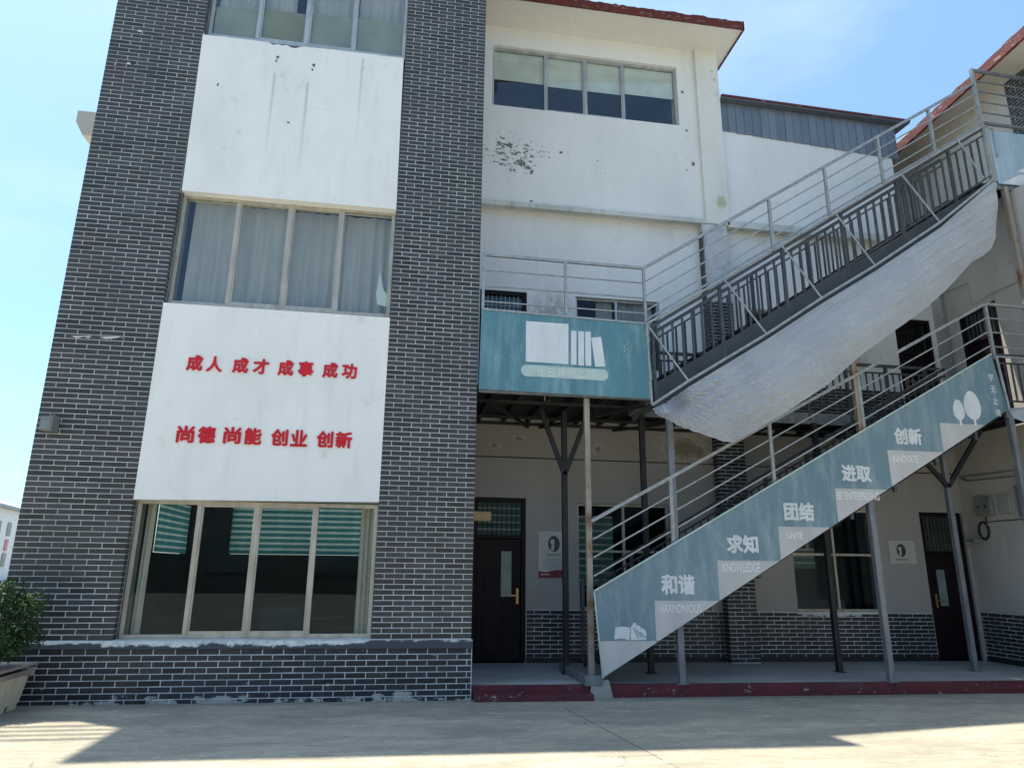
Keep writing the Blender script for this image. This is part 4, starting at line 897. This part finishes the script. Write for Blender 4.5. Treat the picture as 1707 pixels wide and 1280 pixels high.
MB().tube([at(1661,595,-.08), at(1683,683,-.12)], .018).build('upright_tube', M['steel_l'], SF); MB().tube([at(1661,594,-.08), at(1740,600,-.08)], .018).build('top_tube', M['steel_l'], SF); MB().tube([at(1683,683,-.3), at(1740,676,-.3)], .016).build('bottom_tube', M['steel_l'], SF)

# ------------------------------------------------------------------ lettering
def glyph(txt, size, bold=0, ext=.004):
    c = bpy.data.curves.new('t', 'FONT'); c.body = txt; c.size = 1; c.extrude = .5
    o = bpy.data.objects.new('t', c); COL.objects.link(o); dg = bpy.context.evaluated_depsgraph_get()
    me = bpy.data.meshes.new_from_object(o.evaluated_get(dg)); bpy.data.objects.remove(o)
    V = [v.co.copy() for v in me.vertices]; Fs = [tuple(p.vertices) for p in me.polygons]; bpy.data.meshes.remove(me)
    x0 = min(v.x for v in V); x1 = max(v.x for v in V); y0 = min(v.y for v in V); y1 = max(v.y for v in V)
    return V, Fs, (x0, x1, y0, y1)
def letters(name, txt, cx, cz, w, h, y, m, parent=None, bold=.0, depth=.004):
    """raised or printed characters standing in the plane y, centred on cx, cz"""
    V, Fs, (x0, x1, y0, y1) = glyph(txt, 1); sx = (w-2*bold)/(x1-x0); sz = (h-2*bold)/(y1-y0); b = MB()
    offs = [(0,0)] if not bold else [(0,0),(bold,0),(-bold,0),(0,bold),(0,-bold),(bold*.7,bold*.7),(-bold*.7,-bold*.7),(bold*.7,-bold*.7),(-bold*.7,bold*.7)]
    for i, (dx, dz) in enumerate(offs):
        n = len(b.v); e = i*.00025
        for v in V: b.v.append(Vector((cx+(v.x-(x0+x1)/2)*sx+dx, y+(-(depth)-e if v.z > 0 else 0), cz+(v.y-(y0+y1)/2)*sz+dz)))
        b.f += [tuple(n+j for j in f) for f in Fs]
    return b.build(name, m, parent)
rows_ = [[('成',387.5,240),('人',510,247),('成',671,255),('才',797.5,262),('成',951,271),('事',1075,278),('成',1226,285),('功',1345,291)],
         [('尚',330,681),('德',461,685),('尚',620,688),('能',748,694),('创',912,701),('业',1033,706),('创',1193,712),('新',1310,716)]]
ordn = ['first','second','third','fourth','fifth','sixth','seventh','eighth']
for ri, row in enumerate(rows_):
    for ci, (ch, zx, zy) in enumerate(row):
        p = at(220+zx/3.711, 540+zy/3.711, -.02); wd = .208 if ri == 0 else .222; hh = .215 if ri == 0 else .222
        if ch == '人' or ch == '才': wd *= 1.0
        o = letters('wall_character', ch, p.x, p.z, wd*.97, hh, -.008, M['sign_red'], None, bold=.0078, depth=.012)
        tag(o, 'red raised character %s, %s from left in the %s row of the wall slogan' % (ch, ordn[ci], 'upper' if ri == 0 else 'lower'), 'sign letter', 'red characters of the wall slogan')

# stair banner
BY = -.04
Bn = empty('stair_banner', (5,-.04,2.5), 'long sloping teal banner with white words on steps, along the lower staircase', 'banner')
C = [at(a, c, BY) for a, c in ((990,985),(1652,590),(1680,683),(1005,1130))]
nB_ = 24; b = MB()
tl, tr, brr, bll = C
MB().plate([(bll.x,bll.z),(brr.x,brr.z),(tr.x,tr.z),(tl.x,tl.z)], BY, BY+.012).build('banner_sheet', M['teal'], Bn)
edge = MB().beam((tl.x,BY-.006,tl.z),(tr.x,BY-.006,tr.z),.02,.022).beam((tl.x,BY-.006,tl.z),(bll.x,BY-.006,bll.z),.02,.02).build('banner_frame', M['print_p'], Bn)
def onbottom(x): return bll.z+(brr.z-bll.z)*(x-bll.x)/(brr.x-bll.x)
steps = [((998,1066),(1096,1070)),((1091,998),(1196,1004)),((1195.4,931.6),(1299,937)),((1296.7,875.4),(1383.8,880.7)),((1391,812),(1482.6,818)),((1478.9,748.8),(1573.6,755)),((1566,704.7),(1647.7,708.7))]
for i, (A_, B_) in enumerate(steps):
    p, q = at(*A_, BY), at(*B_, BY); z = (p.z+q.z)/2
    xr = bll.x+(z-bll.z)/((brr.z-bll.z)/(brr.x-bll.x))
    xl = max(p.x, bll.x-.04); zl = onbottom(xl)
    poly = [(xl, zl+.004),(xr, z),(xl, z)] if i else [(bll.x, bll.z+.01),(xr, z),(tl.x+(bll.x-tl.x)*(tl.z-z)/(tl.z-bll.z), z)]
    MB().plate(poly, BY-.003, BY-.0005).build('printed_step', M['print_g'], Bn)
def btext(txt, x0, y0, x1, y1, m, bold, yy=BY-.0045, parent=Bn):
    p, q = at(x0, y0, BY), at(x1, y1, BY); cx = (p.x+q.x)/2; cz = (p.z+q.z)/2
    c1, c2 = at((x0+x1)/2, y0, BY), at((x0+x1)/2, y1, BY)
    return letters('printed_words', txt, cx, cz, abs(q.x-p.x), abs(c1.z-c2.z), yy, m, parent, bold=bold, depth=.001)
btext('和谐',1101,957,1159,991,M['print_w'],.011); btext('求知',1210,891,1265,922,M['print_w'],.011); btext('团结',1305,837,1358,868,M['print_w'],.011)
btext('进取',1401,775,1453,803,M['print_w'],.011); btext('创新',1488,713,1538,741,M['print_w'],.011)
btext('HARMONIOUS',1099,1007,1169,1021,M['print_l'],0); btext('KNOWLEDGE',1204,938,1267,953,M['print_l'],0); btext('UNITE',1311,887,1338,898,M['print_l'],0)
btext('BE ENTERPRISING',1395,820,1466,833,M['print_l'],0); btext('INNOVATE',1487,759,1531,771,M['print_l'],0)
for ch, x, y in (('学',1651.5,629),('无',1655,649),('止',1659,668),('境',1663.5,688)): btext(ch, x-5.5, y-6, x+5.5, y+6, M['print_w'], .002)
tb = MB()
for cx, cy, rx, ry, sy in ((1598,683,9.3,17.5,709),(1620.5,675.5,13.6,24.5,709)):
    p = at(cx, cy, BY); r1 = abs(at(cx+rx, cy, BY).x-p.x); r2 = abs(at(cx, cy-ry, BY).z-p.z)*.97
    tb.plate([(p.x+r1*math.sin(t)*(1-.12*math.cos(t)), p.z+r2*math.cos(t)) for t in [2*math.pi*k/28 for k in range(28)]][::-1], BY-.003, BY-.0005)
    zb_ = at(cx, sy, BY).z; tb.box(p.x-.02, p.x+.02, BY-.0042, BY-.0032, zb_, p.z-r2*.9)
tb.build('printed_trees', M['print_w'], Bn)
def book(parent, px0, py0, px1, py1):
    p, q = at(px0, py0, BY), at(px1, py1, BY); X = lambda u: p.x+(q.x-p.x)*u; Z = lambda v: q.z+(p.z-q.z)*v; b = MB(); yy = BY
    L = [(0,.06),(.04,.68)]+[(.04+.46*t, .68+.10*math.sin(t*2.6)-.06*t) for t in (.2,.4,.6,.8,1)]+[(.46,.0)]+[(.46*(1-t), .0+.12*math.sin(t*2.8)) for t in (.25,.5,.75)]
    b.plate([(X(u), Z(v)) for u, v in L], yy-.0045, yy-.0035)
    for k in range(4):
        o = .13*k; pg = [(.50+o*.55,.02-.0*k),(.52+o*.9,.70-.10*k),(.62+o*.9,.96-.14*k),(.70+o*.95,.90-.15*k),(.66+o,.18-.02*k),(.78+o*.5,.04)]
        b.plate([(X(min(u,.99)), Z(v)) for u, v in pg], yy-.0045-.0012*k, yy-.0040-.0012*k)
        if k: 
            pass
    b.build('printed_book', M['print_w'], parent)
    g = MB()
    for k in (1,2,3):
        o = .13*k; a_, c_ = (X(.52+o*.9-.02), Z(.70-.10*k)), (X(min(.68+o*.9,.97)), Z(.1)); g.beam((X(.50+.1*k),yy-.0105,Z(.84-.13*k)),(X(.64+.11*k),yy-.0105,Z(.14)),.002,.012)
    g.build('page_line', M['teal'], parent)
book(Bn, 1023, 1036, 1078, 1067)

# landing banner
LB = empty('landing_banner', (1.3,-.05,4.6), 'rectangular teal banner printed with books on a shelf, on the left landing', 'banner')
C = [at(a, c, BY) for a, c in ((803,515),(1080,540),(1083,665),(798,648))]
MB().plate([(C[3].x,C[3].z),(C[2].x,C[2].z),(C[1].x,C[1].z),(C[0].x,C[0].z)], BY, BY+.012).build('banner_sheet', M['teal2'], LB)
MB().beam((C[0].x,BY-.004,C[0].z),(C[1].x,BY-.004,C[1].z),.02,.03).beam((C[1].x,BY-.004,C[1].z),(C[2].x,BY-.004,C[2].z),.02,.014).build('banner_frame', M['steel_l'], LB)
def poly(parent, nm, pts, m, d=.003): MB().plate([(at(a, c, BY).x, at(a, c, BY).z) for a, c in pts][::-1], BY-d, BY-.0005).build(nm, m, parent)
poly(LB, 'printed_cover', [(877,535.3),(947.5,540.2),(947.5,607),(876.4,602.6)], M['print_w'])
for p_ in ([(952,551),(961,551.8),(961,608),(952,607.7)],[(964,552),(973.5,552.5),(973.5,609.7),(964,609)],[(975.2,552.6),(984.8,553.1),(985.6,610),(976,609.4)],[(985.5,563),(1002,561.6),(1009,610.8),(992.3,611.3)]): poly(LB, 'printed_spine', p_, M['print_w'])
pa, pb = at(878.5,617.4,BY), at(1004.5,625,BY); r = .085; cap = []
for k in range(13): t = math.pi/2+math.pi*k/12; cap.append((pa.x+r*math.cos(t), pa.z+r*math.sin(t)))
for k in range(13): t = -math.pi/2+math.pi*k/12; cap.append((pb.x+r*math.cos(t), pb.z+r*math.sin(t)))
MB().plate(cap, BY-.003, BY-.0005).build('printed_shelf', M['print_p'], LB)
btext('主已致师二部',896,615,992,629,M['print_w'],.0,parent=LB)
pl3 = MB(); q = [at(a, c, BY-.003) for a, c in ((1040,578),(1065,563),(1049,585),(1040,578),(1041,586),(1049,579),(1065,563))]
for i in range(len(q)-1): pl3.beam(q[i], q[i+1], .003, .006, (0,1,0))
pl3.build('printed_paper_plane', M['print_p'], LB)

# ------------------------------------------------------------------ small wall items
def poster(name, x0, x1, z0, z1, label, big):
    P = empty(name, ((x0+x1)/2, 2.19, z0), label, 'poster'); y = 2.19
    MB().box(x0,x1,y-.008,y,z0,z1).build('board', M['plate'], P)
    cx = (x0+x1)/2+(.03 if big else -.02); cz = z1-.20*(1 if big else .85); rx, rz = (.10,.13) if big else (.09,.115)
    yy = y-.0085
    ov = [(cx+rx*math.cos(t), cz+rz*math.sin(t)) for t in [2*math.pi*k/24 for k in range(24)]]
    MB().plate(ov, yy-.0008, yy).build('portrait_oval', M['ink'], P)
    MB().plate([(cx-rx*.25+rx*.36*math.cos(t), cz+rz*.22+rz*.36*math.sin(t)) for t in [2*math.pi*k/14 for k in range(14)]], yy-.0016, yy-.001).plate([(cx-rx*.55,cz-rz*.75),(cx-rx*.05,cz-rz*.9),(cx+rx*.1,cz-rz*.1),(cx-rx*.35,cz-rz*.15)], yy-.0016, yy-.001).build('portrait_light', M['plate'], P)
    ln = MB(); rn = random.Random(int(x0*10)); zz = cz-rz-.045
    k = 0; xx = cx-.12
    while xx < cx+.12: ln.box(xx,xx+.013,yy-.0008,yy,zz-.012,zz+.010); xx += .022
    ln.build('caption', M['ink'], P)
    if big:
        tx = MB(); zz -= .045
        tx.box(cx-.09,cx+.09,yy-.0008,yy,zz,zz+.006); zz -= .03
        for i in range(8): tx.box(x0+.06,x1-.03-(rn.uniform(0,.03)),yy-.0008,yy,zz-.022*i,zz-.022*i+.007)
        tx.build('text_lines', M['ink2'], P)
        MB().plate([(x0,z0),(x1,z0),(x1,z0+.125),(x0+(x1-x0)*.6,z0+.12),(x0+(x1-x0)*.25,z0+.085),(x0,z0+.105)], yy-.001, yy).build('red_band', M['post_red'], P)
        MB().tube([(x0+.06,yy-.0016,z0+.05),(x0+.06,yy-.001,z0+.05)], .018, 12).box(x0+.09,x0+.19,yy-.0016,yy-.001,z0+.040,z0+.058).build('emblem', M['plate'], P)
poster('portrait_poster', 1.30, 1.76, 1.43, 2.17, 'grey portrait poster with text and a crimson foot, right of the left door', True)
poster('portrait_poster', 7.69, 8.21, 1.72, 2.12, 'small grey portrait plaque with an oval picture, left of the right door', False)
p = at(793,852,2.12); q = at(819,868,2.12)
o = empty('door_notice', ((p.x+q.x)/2,2.12,p.z), 'small orange notice projecting in front of the transom over the left door', 'sign')
MB().box(p.x-.1,q.x,2.14,2.155,q.z,p.z).build('board', M['yellow'], o); letters('printed_words', '办公室', (p.x+q.x)/2, (p.z+q.z)/2, .2, .06, 2.139, M['print_w'], o, depth=.001)
MB().box(p.x-.05,p.x-.03,2.155,2.23,q.z+.05,q.z+.07).build('bracket', M['steel_d'], o)
p = at(911,662,.5); o = tag(MB().hexa([(p.x-.045,.48,p.z-.06),(p.x+.035,.46,p.z-.07),(p.x+.05,.52,p.z-.06),(p.x-.03,.54,p.z-.05),(p.x-.03,.48,p.z+.06),(p.x+.05,.46,p.z+.055),(p.x+.06,.52,p.z+.06),(p.x-.02,.54,p.z+.06)]).tube([(p.x,.5,p.z+.05),(p.x,.5,DK-.02)],.004,5).build('hanging_tag', M['orange']), 'small orange and white tag hanging under the left landing banner', 'tag')
# electrical fittings on the wing
def ybox(nm, y0, y1, z0, z1, d, m, label, cat, knobs=True):
    e = empty(nm, (XW,(y0+y1)/2,z0), label, cat)
    MB().box(XW-d,XW,y0,y1,z0,z1).build('casing', m, e, bevel=.008); MB().box(XW-d-.012,XW-d,y0-.012,y1+.012,z1-.02,z1+.012).build('lid', m, e)
    if knobs: MB().tube([(XW-d-.012,y0+(y1-y0)*.3,z0+(z1-z0)*.5),(XW-d,y0+(y1-y0)*.3,z0+(z1-z0)*.5)],.02,10).tube([(XW-d-.012,y0+(y1-y0)*.75,z0+(z1-z0)*.5),(XW-d,y0+(y1-y0)*.75,z0+(z1-z0)*.5)],.014,10).build('knob', M['black'], e)
ybox('meter_box', 1.50, 1.84, 2.55, 2.88, .09, M['grey_box'], 'grey electrical box with two knobs and a looped cable below, left of the pair', 'electrical box')
ybox('meter_box', 1.14, 1.38, 2.56, 2.87, .05, mat('pale_box', (.36,.38,.35)), 'pale thin electrical box, right of the grey one with knobs', 'electrical box', False)
ybox('control_panel', .62, .96, 2.48, 2.98, .08, M['steel_m'], 'blue-grey control panel at the right frame edge beyond the pair of boxes', 'electrical box')
cc = MB(); cen = Vector((XW-.03,1.78,2.30)); 
cc.tube([cen+Vector((0,.105*math.cos(t),.15*math.sin(t))) for t in [2*math.pi*k/24 for k in range(25)]], .022, 8); cc.tube([(XW-.03,1.68,2.54),(XW-.03,1.70,2.46),(XW-.02,1.74,2.44)], .012, 6)
cc.tube([(XW-.01,1.74,2.445),(XW-.01,1.3,2.45),(XW-.01,.6,2.44)], .008, 6); tag(cc.build('cable_coil', M['black']), 'black cable coiled in a loop below the grey electrical box', 'cable')
MB().box(XW-.10,XW,1.98,2.10,2.10,2.16).box(XW-.12,XW-.08,1.86,2.02,2.08,2.18); 
tag(MB().hexa([(XW-.16,1.90,2.09),(XW-.03,1.90,2.09),(XW-.03,2.10,2.12),(XW-.16,2.10,2.12),(XW-.16,1.90,2.16),(XW-.03,1.90,2.16),(XW-.03,2.10,2.15),(XW-.16,2.10,2.15)]).box(XW-.03,XW,1.96,2.0,2.10,2.14).build('security_camera', M['grey_box'], bevel=.004), 'small grey security camera on the wall below the coiled cable', 'camera')
tag(MB().tube([(XW-.03,2.15,3.30),(XW-.03,1.88,3.285),(XW-.03,.2,3.24)],.012,6).tube([(XW-.03,1.92,3.20),(XW-.03,.2,3.14)],.012,6).tube([(XW-.03,2.12,3.29),(XW-.03,2.02,3.22),(XW-.03,1.92,3.20)],.02,6).build('conduit', M['grey_box']), 'pair of thin conduits running along the wing above the electrical boxes', 'conduit')
tag(MB().tube([(XW-.03,1.90,DK),(XW-.03,1.90,6.95),(XW-.03,1.90,6.97)],.018,8).tube([(XW-.03,1.84,DK),(XW-.03,1.84,6.85)],.010,6).tube([(XW-.03,1.90,6.86),(XW-.03,1.23,6.82)],.010,6).tube([(XW-.03,1.23,6.82),(XW-.03,1.21,6.37)],.006,6).tube([(XW-.02,1.21,6.37),(XW-.02,.8,6.42),(XW-.02,-.3,6.40)],.006,6).build('conduit', M['steel_l']), 'upright conduit with a side branch on the second-floor wing wall', 'conduit')

# ------------------------------------------------------------------ planter and shrub
PL = empty('wooden_planter', (-5.6,-.7,0), 'weathered wooden planter box at the left edge beside the brick wall', 'planter')
y = -1.35; fx = -5.07
while y < -.20:
    w_ = random.uniform(.045,.075); z0 = gz(-5)+(.0 if random.random() > .3 else .055)
    MB().hexa([(fx-.015,y,z0),(fx+.003,y,z0),(fx+.003,y+w_-.004,z0),(fx-.015,y+w_-.004,z0),(fx+.055,y,.40),(fx+.075,y,.40),(fx+.075,y+w_-.004,.40),(fx+.055,y+w_-.004,.40)]).build('slat', M['wood'], PL); y += w_
x = -6.3
while x < -5.1:
    w_ = random.uniform(.05,.08); MB().box(x,x+w_-.004,-1.37,-1.352,gz(-5),.40).build('slat', M['wood'], PL); x += w_
MB().box(-6.35,-4.955,-1.45,-.13,.465,.495).build('rim', M['wood2'], PL, bevel=.004)
MB().box(-5.02,-4.985,-1.40,-.24,.375,.425).box(-5.06,-4.94,-.26,-.215,.36,.45).build('batten', M['wood2'], PL, bevel=.004)
MB().box(-6.3,-5.10,-1.34,-.20,.1,.36).build('soil', M['bark'], PL)
SH = empty('shrub', (-5.35,-.72,.45), 'dense dark green shrub growing in the wooden planter', 'shrub')
lv = MB(); rn = random.Random(11); cl = []
for i in range(46):
    a = rn.uniform(0,6.28); r = rn.uniform(.15,.62)*1.0; cl.append((-5.36+r*math.cos(a)*.86, -.76+r*math.sin(a)*.66, 1.02+rn.uniform(-.42,.30)*(1-.35*r), rn.uniform(.10,.20)))
for (cx, cy, cz, cr) in cl:
    for k in range(260):
        d = Vector((rn.gauss(0,1), rn.gauss(0,1), rn.gauss(0,1))).normalized(); p = Vector((cx,cy,cz))+d*cr*rn.uniform(.55,1.05)
        if p.y > -.09: continue
        s = rn.uniform(.012,.022); a = Vector((rn.gauss(0,1), rn.gauss(0,1), rn.gauss(0,1))).normalized(); c = a.cross(d).normalized(); n_ = len(lv.v)
        lv.v += [p-a*s, p+c*s*.6, p+a*s*1.3, p-c*s*.6]; lv.f.append((n_, n_+1, n_+2, n_+3))
o = bpy.data.meshes.new('crown'); o.from_pydata([tuple(v-Vector((-5.35,-.72,.45))) for v in lv.v], [], lv.f); o.materials.append(M['leaf']); oo = bpy.data.objects.new('crown', o); COL.objects.link(oo); oo.parent = SH
sm = MB()
for i in range(12): a = rn.uniform(0,6.28); sm.tube([(-5.42+.08*math.cos(a),-.78+.08*math.sin(a),.34),(-5.42+.2*math.cos(a),-.78+.2*math.sin(a),.7),(-5.42+.4*math.cos(a),-.78+.34*math.sin(a),1.05)], .012, 5)
sm.build('stem', M['bark'], SH)
# ------------------------------------------------------------------ distant building on the left
def far(px, py, y): return at(px, py, y)
D = empty('far_building', (-48,60,0), 'bright white building with grey roof and red lettering, far off at the left edge', 'building')
p0, p1 = at(-70,822,48), at(45,862,66)          # receding facade
def FP(u, z): q = Vector((p0.x,p0.y,0)).lerp(Vector((p1.x,p1.y,0)), u); return Vector((q.x,q.y,z))
ztop = at(0,846,50+8).z
L_ = (FP(1,0)-FP(0,0)); nrm = Vector((L_.y,-L_.x,0)).normalized()
def fbox(b, u0, u1, z0, z1, o0, o1): 
    b.hexa([FP(u0,z0)+nrm*o1, FP(u1,z0)+nrm*o1, FP(u1,z0)+nrm*o0, FP(u0,z0)+nrm*o0, FP(u0,z1)+nrm*o1, FP(u1,z1)+nrm*o1, FP(u1,z1)+nrm*o0, FP(u0,z1)+nrm*o0])
fb = MB(); fbox(fb, -.3,1.25,-.5,ztop,-6,0); fb.build('wall', M['far_wall'], D)
fb = MB(); fb.hexa([FP(-.3,ztop)+nrm*.5, FP(1.25,ztop)+nrm*.5, FP(1.25,ztop)-nrm*6, FP(-.3,ztop)-nrm*6, FP(-.3,ztop+.25)+nrm*.5, FP(1.25,ztop+.25)+nrm*.5, FP(1.25,ztop+1.4)-nrm*3, FP(-.3,ztop+1.4)-nrm*3]); fb.build('roof', M['far_roof'], D)
for fl_ in range(4):
    for k in range(8):
        u = -.1+k*.16; z = ztop-1.6-fl_*2.7
        if z < 1: continue
        b = MB(); fbox(b, u, u+.06, z-.7, z+.5, 0, .06); b.build('window', M['far_glass'], D)
        if fl_ == 0: b = MB(); fbox(b, u+.005, u+.05, z-2.0, z-1.0, 0, .08); b.build('lettering', M['far_red'], D)
# building opposite, behind the viewer
O = empty('opposite_building', (0,-34,0), 'dark brick building across the courtyard, behind the viewer', 'building')
MB().box(-40,40,-44,-34,-1,9).build('wall', M['opp'], O)
for k in range(12): MB().box(-36+k*6,-33+k*6,-34.0,-33.95,1.2,3.2).box(-36+k*6,-33+k*6,-34.0,-33.95,5.2,7.2).build('window', M['far_glass'], O)
MB().box(-41,41,-44,-33,9,9.4).build('roof', M['roof'], O)
